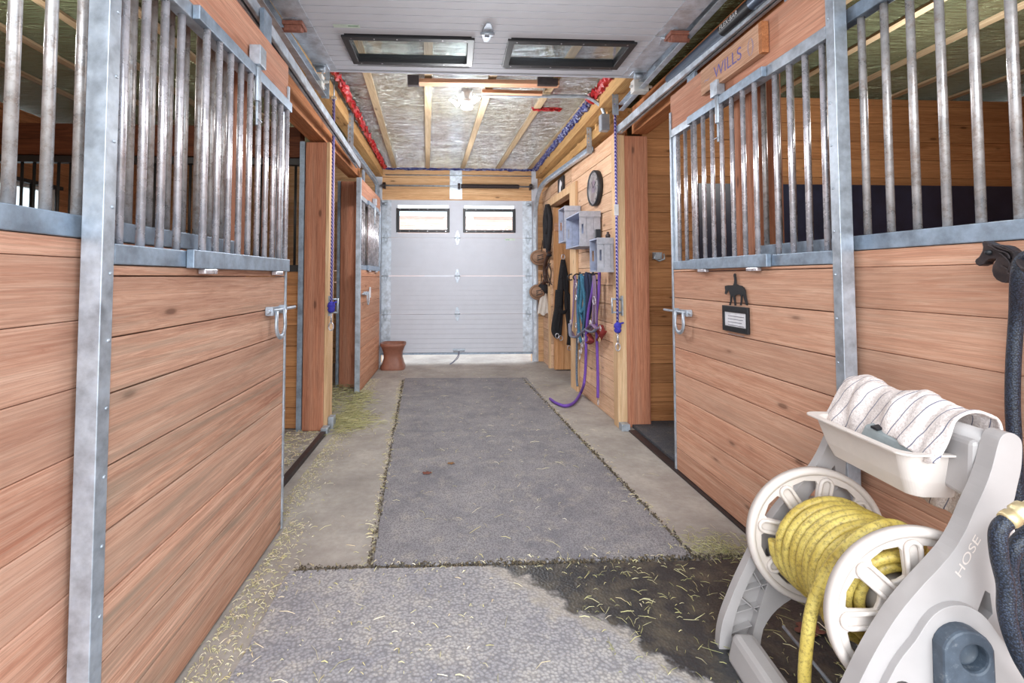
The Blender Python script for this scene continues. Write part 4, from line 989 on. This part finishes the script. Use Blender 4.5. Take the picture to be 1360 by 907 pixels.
t = thing('snap_cluster', 'bunch of steel lead snaps hanging below the teal rope', 'snaps', WP(771, 450, .06))
for k, (u, v) in enumerate(((768,452),(772,466),(774,458),(770,474),(776,450))):
    p = WP(u, v, .07); mb = MB(); pts = [p+Vector((0, .02*math.cos(a), .03*math.sin(a))) for a in [2*PI*q/10 for q in range(10)]]
    mb.tube(pts, .005, 6, close=True); mb.cyl(p+Vector((0,0,.03)), p+Vector((0,0,.08)), .008, 8); mb.build('snap_hook', 'bar', t)
# cross ties
def cross_tie(label, xs, y, z1, z0, side, tagz=None):
    t = thing('cross_tie', label, 'cross tie', (xs, y, z0)); 
    MB().tube([(xs, y, z1), (xs+.002, y, (z0+z1)/2), (xs, y, z0+.2)], .0125, 10).build('rope', 'tie', t)
    mb = MB(); mb.tube([(xs, y, z1), (xs, y, CE)], .007, 8); mb.tube([(xs+.02*math.cos(a), y, z1+.01+.02*math.sin(a)) for a in [2*PI*k/12 for k in range(12)]], .005, 6, close=True); mb.build('eye_bolt', 'galv', t)
    mb = MB(); mb.lathe([(0, 0), (.024, .01), (.034, .03), (.026, .045), (.035, .06), (.03, .085), (.016, .1), (0, .11)], (xs, y, z0+.12), (0,0,1), 12); mb.tube([(xs-.02, y, z0+.2), (xs+.05, y-.02, z0+.22)], .008, 6); mb.build('knot', plain('royal_blue_rope', srgb(60,58,170), .8, 0, .4, 90, .6), t)
    mb = MB(); mb.cyl((xs, y, z0+.12), (xs, y, z0+.04), .009, 8); mb.tube([(xs+.02*math.cos(a), y, z0+.035*math.sin(a)) for a in [2*PI*k/12 for k in range(12)]], .006, 6, close=True); mb.build('snap_hook', 'bar', t)
    return t
cross_tie('blue and violet cross tie hanging from the right track, snap at its lower end', 1.485, 4.24, 3.0, .74, 1)
cross_tie('blue and violet cross tie hanging beside the left timber post', -1.085, 4.30, 2.98, .93, -1)
def tie_bracket(label, x0, x1, y, z):
    mb = MB(); mb.cyl((x0, y, z), (x1, y, z), .008, 8); mb.cyl((x0, y, z+.12), (x1, y, z+.12), .008, 8); mb.cyl((x1, y, z-.01), (x1, y, z+.13), .008, 8); mb.box(x0-.006, x0+.006, y-.02, y+.02, z-.03, z+.15)
    tag(mb.build('tie_bracket', 'galv'), label, 'bracket')
tie_bracket('square wire bracket holding the left cross tie at the post edge', -1.119, -1.045, 4.37, 1.05)
tie_bracket('square wire bracket on the light trim beside the right cross tie', 1.535, 1.445, 4.265, 1.05)
tag(MB().box(1.46, 1.498, 4.215, 4.222, 1.93, 2.03).build('rope_tag', 'paper'), 'small white tag on the right cross tie at crate height', 'tag')
# door leaf of the tack room with harness
mb = MB()
for k in range(6): mb.box(wr(6.95)+.005+k*.15, wr(6.95)+.152+k*.15, 6.93, 6.975, .02, 2.40)
t = thing('tack_room_door', 'plank door leaf standing open inside the right wall opening', 'door', (1.9, 6.95, 0))
mb.build('boards', wood('tack_door_planks', srgb(226,178,132), srgb(206,152,106), srgb(168,112,70), 'z', 0, var=.12), t)
MB().box(wr(6.95)+.01, 2.36, 6.905, 6.929, 2.05, 2.17).build('ledge', 'trimx', t)
def Y(u, v, y): return P(u, v, y=y)
HS = 1
t = thing('harness', 'black nylon harness straps hanging in the tack room opening', 'harness', Y(748, 345, 6.84))
for s, wd in (([(748,345),(744,375),(741,410),(739,440),(742,448)], .035), ([(748,345),(753,375),(752,400),(756,440),(755,458)], .03), ([(748,352),(750,380),(757,400),(758,430)], .03), ([(741,405),(737,425),(736,440),(742,448)], .04), ([(745,368),(748,372),(753,368)], .02), ([(743,385),(741,415),(738,436),(741,446)], .06), ([(743,410),(748,415),(753,412)], .03), ([(747,355),(746,385),(745,420),(743,446)], .03)):
    pts = smooth_path([Y(u, v, 6.84+.01*i) for i, (u, v) in enumerate(s)], 6); MB().tube(pts, [(wd, .007)]*len(pts), 8, flat=(1,0,0)).build('strap', 'black_cloth', t)
for u, v in ((740,446),(745,449),(756,462),(748,341)):
    p = Y(u, v, 6.82); MB().tube([p+Vector((.025*math.cos(a), 0, .035*math.sin(a))) for a in [2*PI*k/12 for k in range(12)]], .006, 6, close=True).build('buckle', 'bar', t)
# bridles in the far right corner
t = thing('bridle', 'dark leather bridle bundle hanging in the far right corner', 'bridle', WR(727, 280, .05))
for s in ([(727,272),(723,290),(722,310),(724,330)], [(728,272),(731,290),(730,315),(728,335)], [(727,275),(726,300),(727,325),(730,340)], [(725,280),(728,300),(725,315),(722,325)], [(730,335),(725,350),(724,365),(727,375)], [(722,372),(719,385),(717,392)]):
    pts = smooth_path([(WR(max(u, 724), v, .05) if u > 721 else Y(u, v, 7.35)) for i, (u, v) in enumerate(s)], 5); MB().tube(pts, [(.035, .018)]*len(pts), 8, flat=(1,0,0)).build('strap', 'brown_leather' if s[0][1] > 300 else 'black_cloth', t)
t = thing('bridle', 'brown leather reins hanging between the two helmets', 'bridle', WR(729, 345, .05))
for s in ([(730,345),(727,360),(731,375)], [(728,350),(732,362),(729,380)], [(731,350),(725,358),(727,372),(733,378)]):
    pts = smooth_path([WR(u, v, .05) for u, v in s], 5); MB().tube(pts, .009, 6).build('strap', 'brown_leather', t)
def helmet(label, u, v, y, dark):
    c = Y(u, v, y); t = thing('riding_helmet', label, 'helmet', c)
    rx, rz = .115, .095
    vs = []; n = 20; mrows = 8
    for i in range(mrows+1):
        a = PI/2*i/mrows
        for j in range(n):
            b = 2*PI*j/n; vs.append((c.x+rx*math.sin(a)*math.cos(b), c.y-.10*math.cos(a), c.z+rz*math.sin(a)*math.sin(b)))
    mb = MB(); mb.add(vs, [(i*n+j, i*n+(j+1) % n, (i+1)*n+(j+1) % n, (i+1)*n+j) for i in range(mrows) for j in range(n)], True)
    vb = [(x, y_+.001, z) for x, y_, z in vs]
    mb.build('shell', 'tan' if not dark else 'tan', t)
    mb = MB()
    for k in range(3):
        z = c.z-.03+k*.03; x0 = c.x-.05; mb.beam((x0, c.y-.092, z-.012), (x0+.1, c.y-.092, z+.012), .012, .012)
    mb.build('vents', 'black_metal', t)
    pts = [(c.x+(rx+.012)*math.cos(b), c.y, c.z+(rz+.012)*math.sin(b)) for b in [2*PI*k/28 for k in range(28)]]
    MB().tube(pts, .016, 8, close=True).build('brim', 'tan', t)
    if dark:
        mb = MB(); mb.lathe([(0, .105), (.05, .095), (.09, .06), (.1, .0)], (c.x+.07, c.y+.02, c.z+.04), (.2, -1, .2), 18); mb.build('cover', 'black_cloth', t)
    MB().tube(smooth_path([(c.x+.03, c.y-.02, c.z+rz), (c.x+.05, c.y, c.z+.2), (c.x+.07, c.y+.1, c.z+.28)], 5), .006, 6).build('chin_strap', 'black_cloth', t)
helmet('tan helmet with dark vents on the far right wall, upper one', 716, 342, 7.4, False)
helmet('tan and black helmet on the far right wall, lower one', 715, 388, 7.35, True)
# white rag
c = Y(727, 402, 7.3); mb = MB(); rows = []
for i in range(10):
    for j in range(8):
        a = i/9; b = j/7; wv = .02*math.sin(b*14+a*3)
        rows.append(Vector((c.x-.05-.02*a+(b-.5)*(.08+.10*a), c.y+wv, c.z+.18-a*.36+.02*math.sin(b*9)*a)))
k = len(rows); fs = [(i*8+j, i*8+j+1, (i+1)*8+j+1, (i+1)*8+j) for i in range(9) for j in range(7)]
mb.add(rows, fs, True); mb.add([q+Vector((0,.006,0)) for q in rows], [f[::-1] for f in fs], True)
tag(mb.build('cloth', 'rag', fix=False), 'off-white cloth hanging beside the lower helmet', 'cloth')

# ------------------------------------------------------------------ horse head hook on right stall front
t = thing('horse_head_hook', 'brown cast iron horse head hook on the right stall front', 'hook', (1.64, 1.42, 1.42))
hh = [(262,200),(290,178),(340,200),(390,222),(440,230),(500,232),(560,245),(600,268),(640,300),(665,330),(700,350),(726,375),(760,430),(790,470),(760,520),(700,480),(660,430),(630,480),(600,560),(580,640),(560,690),(500,680),(440,650),(400,600),(384,540),(392,480),(420,430),(436,400),(400,398),(350,402),(310,430),(290,462),(230,486),(190,462),(178,425),(190,400),(230,370),(250,335),(268,300),(275,255)]
L2 = []
for a, b in hh:
    q = P(1280+a/9.07, 300+b/9.07, x=1.615); L2.append((q.y, q.z))
MB().prism(L2, [], lambda a, b, c: Vector((1.632-c, a, b)), .030).build('head', 'iron', t, bevel=.009)
cy = sum(p[0] for p in L2)/len(L2)
def hq(a, b, x=1.60): return P(1280+a/9.07, 300+b/9.07, x=x)
for s in ([(300,230),(400,290),(520,330),(560,400)], [(380,240),(480,280),(590,320),(640,400)], [(440,330),(520,400),(560,470),(570,560)], [(470,250),(560,290),(640,340)], [(460,480),(520,520),(540,590)], [(620,330),(600,420),(560,500),(530,560)]):
    MB().tube(smooth_path([hq(a, b) for a, b in s], 5), .0035, 6).build('mane_lock', 'iron', t)
mb = MB(); mb.lathe([(0, .01), (.006, .008), (.009, 0)], hq(300, 320), (-1, 0, 0), 8); mb.build('eye', 'black_metal', t)
mb = MB(); mb.box(1.633, 1.66, 1.30, 1.345, 1.37, 1.44); mb.build('mount', 'iron', t, bevel=.004)
tq = smooth_path([hq(640, 330, 1.60), hq(690, 440, 1.56), hq(760, 520, 1.54), hq(860, 500, 1.55)], 5); MB().tube(tq, .009, 8).build('arm', 'iron', t)
# dark hose hanging from it
t = thing('dark_hose', 'dark blue-black braided hose hanging from the horse head hook', 'hose', (1.58, 1.36, 1.38))
pts = smooth_path([P(1395,350,x=1.58), P(1378,338,x=1.575), P(1358,345,x=1.575), P(1352,370,x=1.575), P(1350,420,x=1.632), P(1346,480,x=1.632), P(1345,540,x=1.632), P(1348,600,x=1.632), P(1350,660,x=1.632), P(1356,760,x=1.632), P(1362,900,x=1.632), (1.635,1.25,.1), (1.60,1.1,.02), (1.45, .9, .02)], 7)
MB().tube(pts, .0165, 14).build('tubing', 'dark_hose', t)
# second dark hose with brass end
t = thing('leader_hose', 'dark braided hose with a brass fitting at the right edge beside the reel', 'hose', (1.45, 1.1, .8))
yy = 1.06
pts = smooth_path([P(1338,692,y=yy), P(1329,700,y=yy), P(1325,715,y=yy), P(1328,745,y=yy), P(1336,780,y=yy), P(1337,815,y=yy), P(1346,850,y=yy), P(1362,885,y=yy), P(1390,925,y=yy), P(1430,960,y=yy), (1.45,1.0,.3), (1.5,.95,.03), (1.2,.8,.035)], 7)
MB().tube(pts, .0165, 14).build('tubing', 'dark_hose', t)
pts = smooth_path([P(1378,700,y=yy+.04), P(1362,712,y=yy+.04), P(1346,730,y=yy+.04), P(1340,752,y=yy+.05), P(1345,790,y=yy+.05), P(1352,830,y=yy+.05), P(1375,870,y=yy+.06)], 6)
MB().tube(pts, .0165, 14).build('tubing', 'dark_hose', t)
a_ = P(1336, 692, y=yy); b_2 = P(1366, 674, y=yy); d_ = (b_2-a_).normalized()
mb = MB(); mb.lathe([(0, -.002), (.018, 0), (.0195, .006), (.0195, .02), (.017, .022), (.017, .03), (.021, .034), (.021, .055), (.014, .06), (.014, .10), (0, .10)], a_, d_, 18); mb.build('brass_fitting', 'brass', t)

# ------------------------------------------------------------------ hose reel cart
A = -1.658; nV = Vector((math.cos(A), math.sin(A), 0)); eV = Vector((-math.sin(A), math.cos(A), 0))
c1 = Vector((1.29564, 1.66498, .44724)); c2 = Vector((1.26142, 1.27353, .44724)); GAP = .393; RR = .236
base = Vector((c1.x, c1.y, 0))
def L(s, z, t): return Vector((c1.x, c1.y, 0))+eV*s+nV*t+Vector((0, 0, z))
t = thing('hose_reel_cart', 'beige and grey resin garden hose reel cart in the right foreground', 'hose reel', (1.28, 1.47, 0))
out = [(-.33,.0),(-.326,.06),(-.311,.125),(-.285,.19),(-.259,.25),(-.207,.355),(-.165,.43),(-.116,.505),(-.06,.572),(-.01,.625),(.03,.672),(.062,.725),(.085,.775),(.11,.825),(.13,.875),(.146,.93),(.156,.956),(.17,.968),(.19,.967),(.207,.95),(.208,.92),(.203,.877),(.192,.835),(.18,.79),(.162,.75),(.145,.71),(.138,.66),(.14,.62),(.152,.57),(.175,.5),(.2,.42),(.235,.32),(.258,.2),(.27,.08),(.272,0),(.19,0),(.175,.08),(.13,.16),(.05,.21),(-.04,.21),(-.12,.16),(-.17,.09),(-.2,.0)]
def outline(o): 
    pts = smooth_path([Vector((a, b, 0)) for a, b in o+[o[0]]], 3); return [(p.x, p.y) for p in pts[:-1]]
def circ(s, z, r, n=16, k=1.0): return [(s+r*math.cos(2*PI*i/n), z+r*k*math.sin(2*PI*i/n)) for i in range(n)]
outl = outline(out)
holes = [[(.075,.505),(.105,.50),(.118,.515),(.113,.565),(.102,.572)], circ(-.125,.33,.032), circ(.12,.3,.03)]
def shrink(o, k):
    n = len(o); res = []
    for i in range(n):
        a = Vector(o[i-1]); b = Vector(o[(i+1) % n]); d = (b-a)
        if d.length < 1e-6: res.append(o[i]); continue
        d.normalize(); res.append((o[i][0]-d.y*-k*-1, o[i][1]+d.x*-k*-1) if False else (o[i][0]+d.y*k, o[i][1]-d.x*k))
    return res
# near side frame
T0 = GAP+.045; T1 = GAP+.09
mb = MB(); mb.prism(outl, holes, lambda a, b, c: L(a, b, T0+c), T1-T0); mb.build('side_frame', 'reel_grey', t, bevel=.008)
# raised boss around the crank
boss = [(-.29,.0),(-.26,.12),(-.2,.27),(-.14,.39),(-.09,.455),(-.06,.5),(-.03,.53),(.01,.545),(.05,.54),(.085,.515),(.12,.465),(.17,.40),(.21,.28),(.25,.12),(.265,.0),(.21,0),(.19,.08),(.14,.18),(.05,.235),(-.05,.235),(-.13,.18),(-.18,.1),(-.21,.0)]
mb = MB(); mb.prism(outline(boss), [circ(-.125,.33,.027), circ(.12,.3,.03)], lambda a, b, c: L(a, b, T1-.004+c), .022); mb.build('leg_shield', 'reel_grey', t, bevel=.009)
# crank: recessed dark arm
cr = [(p[0], p[1]) for p in circ(.01,.445,.062,24, 1.0) if p[1] > .445]+[(-.052,.26),(-.035,.225),(.01,.21),(.055,.225),(.072,.26)]
mb = MB(); mb.prism(cr, [circ(.022,.44,.033,20)], lambda a, b, c: L(a, b, T1+.014+c), .038); ck = mb.build('crank', 'crank', t, bevel=.006)
mb = MB(); mb.lathe([(0, .022), (.03, .02), (.034, .026), (.034, .04)], L(.022,.44,T1), nV, 20); mb.build('crank_socket', 'crank', ck)
mb = MB(); mb.lathe([(0, .05), (.022, .05), (.026, .045), (.026, .02), (0, .02)], L(.02,.3,T1+.02), nV, 16); mb.build('crank_knob', 'crank', ck)
text_mb('HOSE', .05, lambda a, b, c: L(.04+a*.45+b*-.4, .60+a*.8+b*.4, T1+.0008), .001).build('embossed_lettering', 'reel_white', t)
# far side frame: rim with ribbed web
mb = MB()
inner = [(-.285,.06),(-.27,.13),(-.235,.22),(-.18,.33),(-.13,.41),(-.08,.47),(-.08,.40),(-.13,.30),(-.17,.2),(-.20,.1),(-.225,.045)]
mb.prism(outl, [outline(inner), circ(.09,.5,.04), [(-.0,.56),(.05,.62),(.1,.68),(.11,.6),(.06,.55)]], lambda a, b, c: L(a, b, -.045-c), .035); mb.build('side_frame', 'reel_grey', t, bevel=.005)
mb = MB()
prs = [((-.285,.07),(-.21,.10)),((-.275,.14),(-.18,.17)),((-.25,.2),(-.19,.15)),((-.24,.22),(-.15,.25)),((-.2,.29),(-.16,.22)),((-.19,.32),(-.11,.34)),((-.15,.385),(-.12,.3)),((-.12,.42),(-.08,.42))]
for a, b in prs: mb.beam(L(a[0], a[1], -.062), L(b[0], b[1], -.062), .004, .03, nV)
mb.build('web_rib', 'reel_grey', t)
mb = MB(); mb.prism(outline([(-.29,.055),(-.275,.13),(-.24,.225),(-.185,.335),(-.13,.415),(-.075,.475),(-.075,.40),(-.125,.30),(-.165,.2),(-.195,.1),(-.222,.04)]), [], lambda a, b, c: L(a, b, -.072-c), .004); mb.build('web_plate', 'reel_grey', t)
# crossbars: front foot, rear, top
pts = [L(-.27, .05, -.05), L(-.265, .052, GAP+.05)]
mb = MB(); mb.hexa([L(-.325,.004,-.012), L(-.20,.004,-.012), L(-.20,.004,GAP+.044), L(-.325,.004,GAP+.044)], [L(-.30,.105,-.012), L(-.225,.105,-.012), L(-.225,.105,GAP+.044), L(-.30,.105,GAP+.044)])
mb.build('foot_bar', 'reel_grey', t, bevel=.02)
MB().cyl(L(-.09,.09,-.06), L(-.09,.09,GAP+.06), .006, 8).build('tie_rod', 'galv', t)
mb = MB(); mb.cyl(L(.23,.09,-.1), L(.23,.09,GAP+.1), .008, 10); mb.build('axle', 'galv', t)
for tt in (-.10, GAP+.05):
    mb = MB(); mb.lathe([(0, .02), (.07, .02), (.085, .012), (.088, 0), (.085, -.012), (.07, -.02), (0, -.02)], L(.23,.089,tt), nV, 24)
MB().cyl(L(.175,.93,-.045), L(.175,.93,GAP+.046), .028, 16).build('top_bar', 'reel_grey', t)
mb = MB(); mb.hexa([L(.12,.79,.29), L(.17,.79,.29), L(.17,.77,T0-.001), L(.12,.77,T0-.001)], [L(.13,.93,.29), L(.19,.93,.29), L(.19,.94,T0-.001), L(.13,.93,T0-.001)]); mb.build('bin_bracket', 'reel_grey', t, bevel=.012)
# hub drum and flanges
mb = MB(); mb.lathe([(.075, 0), (.075, GAP)], c1, nV, 32); mb.build('drum', 'reel_white', t)
MB().cyl(c1-nV*.05, c2+nV*.05, .018, 14).build('spindle', 'reel_grey', t)
def flange(c, dirn, rot):
    o = circ(0, 0, RR, 72); hs = []
    for k in range(8):
        a0 = 2*PI*k/8+rot; w0 = .24; w1 = .30
        pts = []
        for r, w in ((.112, .17), (.122, .20), (.18, .245), (.192, .215)):
            pts.append((r, w))
        lp = [(r, -w) for r, w in pts]+[(.197, 0)]+[(r, w) for r, w in pts[::-1]]+[(.108, 0)]
        hs.append([(r*math.cos(a0+w), r*math.sin(a0+w)) for r, w in lp])
    eu = eV; 
    mb = MB(); mb.prism(o, hs, lambda a, b, q: c+eu*a+Vector((0, 0, b))+dirn*q, .012)
    fl = mb.build('flange', 'reel_white', t, bevel=.003)
    mb = MB(); mb.lathe([(RR-.022, .006), (RR-.020, .018), (RR-.006, .022), (RR+.003, .012), (RR+.002, -.008), (RR-.01, -.01)], c, dirn, 72)
    mb.build('rim', 'reel_white', fl)
    mb = MB()
    for k in range(8):
        a0 = 2*PI*(k+.5)/8+rot; d = eu*math.cos(a0)+Vector((0,0,1))*math.sin(a0); s_ = dirn.cross(d)
        pts = []
        for q in range(9): pts.append(c+dirn*.017+d*(.185)+d*.019*math.sin(PI*q/8)+s_*.019*math.cos(PI*q/8))
        for q in range(9): pts.append(c+dirn*.017+d*(.085)-d*.019*math.sin(PI*q/8)-s_*.019*math.cos(PI*q/8))
        mb.tube(pts, .0065, 8, close=True)
    mb.build('spoke_ridges', 'reel_white', fl)
    mb = MB(); mb.lathe([(0, .045), (.045, .045), (.06, .03), (.075, .01), (.09, .01)], c, dirn, 32); mb.build('hub_cap', 'reel_white', fl)
flange(c1-nV*.012, nV, .2); flange(c2, nV, .45)
# bin
def ringpts(s0, s1, t0, t1, z, bul=0, n=8, rc=.03):
    pts = []
    for cs, ct, a0 in ((s1-rc, t1-rc, 0), (s0+rc, t1-rc, 90), (s0+rc, t0+rc, 180), (s1-rc, t0+rc, 270)):
        for k in range(n+1):
            a = math.radians(a0+90*k/n); pts.append((cs+rc*math.cos(a), ct+rc*math.sin(a)))
    return [L(s-bul*math.sin(PI*min(1, max(0, (tt-t0)/(t1-t0))))*(1 if s < (s0+s1)/2 else 0), z, tt) for s, tt in pts]
B0, B1 = -.005, GAP-.03
rings = [ringpts(.045,.17,B0+.02,B1-.01,.745,.012), ringpts(.03,.17,B0+.005,B1,.79,.02), ringpts(.01,.17,B0-.01,B1+.01,.868,.03), ringpts(-.012,.175,B0-.03,B1+.03,.872,.03), ringpts(-.012,.175,B0-.03,B1+.03,.878,.03), ringpts(.017,.165,B0-.004,B1+.004,.876,.03), ringpts(.037,.163,B0+.012,B1-.007,.79,.018), ringpts(.05,.16,B0+.026,B1-.016,.755,.012)]
mb = MB(); k = len(rings[0]); mb.add([p for r in rings for p in r], [(i*k+j, i*k+(j+1) % k, (i+1)*k+(j+1) % k, (i+1)*k+j) for i in range(len(rings)-1) for j in range(k)]+[tuple(range(k)), tuple(range((len(rings)-1)*k, len(rings)*k))[::-1]], False)
mb.build('bin', 'reel_white', t, bevel=.0015)

# spray nozzle in bin
t = thing('spray_nozzle', 'grey hose spray nozzle lying in the bin under the towel', 'nozzle', L(.07,.86,.2))
mb = MB(); mb.hexa([L(.04,.84,.15), L(.10,.84,.15), L(.10,.84,.33), L(.05,.84,.33)], [L(.05,.895,.17), L(.09,.905,.17), L(.10,.885,.33), L(.06,.88,.33)]); mb.build('body', plain('grey_nozzle', srgb(150,158,160), .4), t, bevel=.008)
MB().box(0, .001, 0, .001, 0, .001) 
mb = MB(); mb.hexa([L(.046,.892,.2), L(.07,.898,.2), L(.07,.896,.225), L(.046,.890,.225)], [L(.046,.899,.2), L(.07,.904,.2), L(.07,.902,.225), L(.046,.897,.225)]); mb.build('button', 'black_metal', t)

# towel draped over the top bar
def towel():
    mb = MB(); prof = [(.075,.872),(.085,.905),(.10,.945),(.125,.985),(.16,1.005),(.195,1.0),(.225,.97),(.24,.92),(.245,.85),(.245,.78),(.243,.71),(.24,.65)]
    pr = smooth_path([Vector((a, b, 0)) for a, b in prof], 4); n = 46; rows = []
    for i, p in enumerate(pr):
        u = i/(len(pr)-1)
        for j in range(n+1):
            q = j/n; tt = -.03+q*(GAP+.045)
            nz = noise.noise(Vector((u*5, q*6, 2))); nz2 = noise.noise(Vector((u*10, q*26, 5)))
            fold = .010*math.sin(q*38+u*6)*(.4+.6*(1-abs(2*u-.7)))
            s = p.x+nz*.018+fold*.6; z = p.y+nz2*.010+(.012*math.sin(q*12) if u < .5 else 0)
            if u < .3: z -= (.02+.02*math.sin(q*7))*(1-u/.3)*(1 if q < .5 else .3); s -= .015*(1-u/.3)
            if u > .5 : tt = tt+(.05*(u-.5))
            rows.append(L(min(s, .262), z, min(tt, GAP+.04 if u > .0 else GAP)))
    m = n+1; fs = [(i*m+j, i*m+j+1, (i+1)*m+j+1, (i+1)*m+j) for i in range(len(pr)-1) for j in range(n)]
    mb.add(rows, fs, True); 
    o = mb.build('towel', 'towel', fix=True); md = o.modifiers.new('solid', 'SOLIDIFY'); md.thickness = .009; md.offset = 0
    md = o.modifiers.new('sub', 'SUBSURF'); md.levels = 1; md.render_levels = 1
    return tag(o, 'off-white terry towel with thin dark stripes draped over the reel cart top', 'towel')
towel()

# yellow hose
t = thing('garden_hose', 'dirty yellow garden hose wound on the reel, its end running down to the floor', 'hose', (1.28, 1.47, 0))
def helix(r, t0, t1, turns, ph=0, hand=1, wob=.004):
    pts = []; n = int(turns*28)
    for k in range(n+1):
        q = k/n; a = ph+hand*2*PI*turns*q; tt = t0+(t1-t0)*q; rr = r+wob*math.sin(q*23+a*.37)
        tilt = .018*math.sin(a+.6)
        pts.append(c1+nV*(tt+tilt)+eV*rr*math.cos(a)+Vector((0, 0, 1))*rr*math.sin(a))
    return pts
hr = .0155
h1 = helix(.105, .03, GAP-.03, 11, 0, 1); h2 = helix(.137, GAP-.035, .035, 10.5, 0, 1)
h3 = helix(.166, .04, GAP-.10, 7.3, PI*1.0, 1, .005)
MB().tube(h1, hr, 8).build('inner_wraps', 'yellow', t); MB().tube(h2, hr, 10).build('middle_wraps', 'yellow', t)
tail0 = h3[-10:]
# free end: leaves the coil top towards the camera, drops over the front to the floor
end = [Vector(q) for q in h3]
tl = [L(-.02, .655, .33), L(-.10, .62, .335), L(-.17, .53, .32), L(-.215, .42, .31), L(-.235, .30, .305), L(-.245, .18, .305), L(-.24, .07, .31), L(-.20, .035, .36), L(-.1, .032, .5), L(.0, .032, .66)]
MB().tube(h3, hr, 12).build('outer_wraps', 'yellow', t)
MB().tube(smooth_path([L(.10,.58,.30), L(.05,.635,.315)]+tl, 7), hr*1.08, 12).build('free_end', 'yellow', t)
MB().tube(smooth_path([L(-.12,.5,.2), L(-.165,.42,.24), L(-.15,.33,.30), L(-.11,.26,.36), L(-.05,.22,.37), L(.04,.25,.37)], 7), hr, 10).build('slack_loop', 'yellow', t)

# ------------------------------------------------------------------ light
sc = bpy.context.scene
wd = bpy.data.worlds.new('sky'); sc.world = wd; wd.use_nodes = True; nt = wd.node_tree; bg = nt.nodes['Background']
bg.inputs[0].default_value = (.83, .92, 1, 1); bg.inputs[1].default_value = 2.7
sl = bpy.data.lights.new('sun', 'SUN'); sl.energy = 2.6; sl.angle = math.radians(50); so = bpy.data.objects.new('sun', sl); COL.objects.link(so)
d = Vector((.05, 1, -.42)).normalized(); so.rotation_euler = d.to_track_quat('-Z', 'Y').to_euler()
def area(name, loc, size, power, rot=(0,0,0), col=(1, .97, .93)):
    l = bpy.data.lights.new(name, 'AREA'); l.energy = power; l.shape = 'RECTANGLE'; l.size, l.size_y = size; l.color = col
    o = bpy.data.objects.new(name, l); COL.objects.link(o); o.location = loc; o.rotation_euler = rot; return o
def point(name, loc, power, r=.1, col=(1, .97, .93)):
    l = bpy.data.lights.new(name, 'POINT'); l.energy = power; l.shadow_soft_size = r; l.color = col
    o = bpy.data.objects.new(name, l); COL.objects.link(o); o.location = loc; return o
point('ceiling_lamp_glow', (lc.x, lc.y+.1, 2.6), 62, .16, (.95, .97, 1))
point('aisle_fill_near', (.3, 2.0, 2.2), 14, .35)  # added soft fill for the near aisle, no fixture hangs here
point('aisle_fill_far', (.1, 6.3, 2.3), 42, .35, (.97, .98, 1))  # unseen fill light, added to even out the far aisle
point('over_door_fill', (.2, 2.5, 3.04), 18, .05, (.9, .96, 1))  # added fill above the open door, brightens the ceiling behind its windows
point('left_stall_fill', (-2.6, 2.6, 2.75), 30, .1)  # added fill without a fixture, lifts the dark left stall
point('right_stall_fill', (3.2, 2.8, 2.6), 38, .1)  # added unseen fill, brightens the boards inside the right stall
vs_ = sc.view_settings; sc.display_settings.display_device = 'sRGB'; vs_.view_transform = 'Standard'; vs_.look = 'None'; vs_.gamma = 1; vs_.use_curve_mapping = False; vs_.exposure = 0.27
sc.cycles.max_bounces = 8; sc.cycles.use_denoising = True; sc.cycles.caustics_reflective = False; sc.cycles.caustics_refractive = False; sc.cycles.sample_clamp_indirect = 6
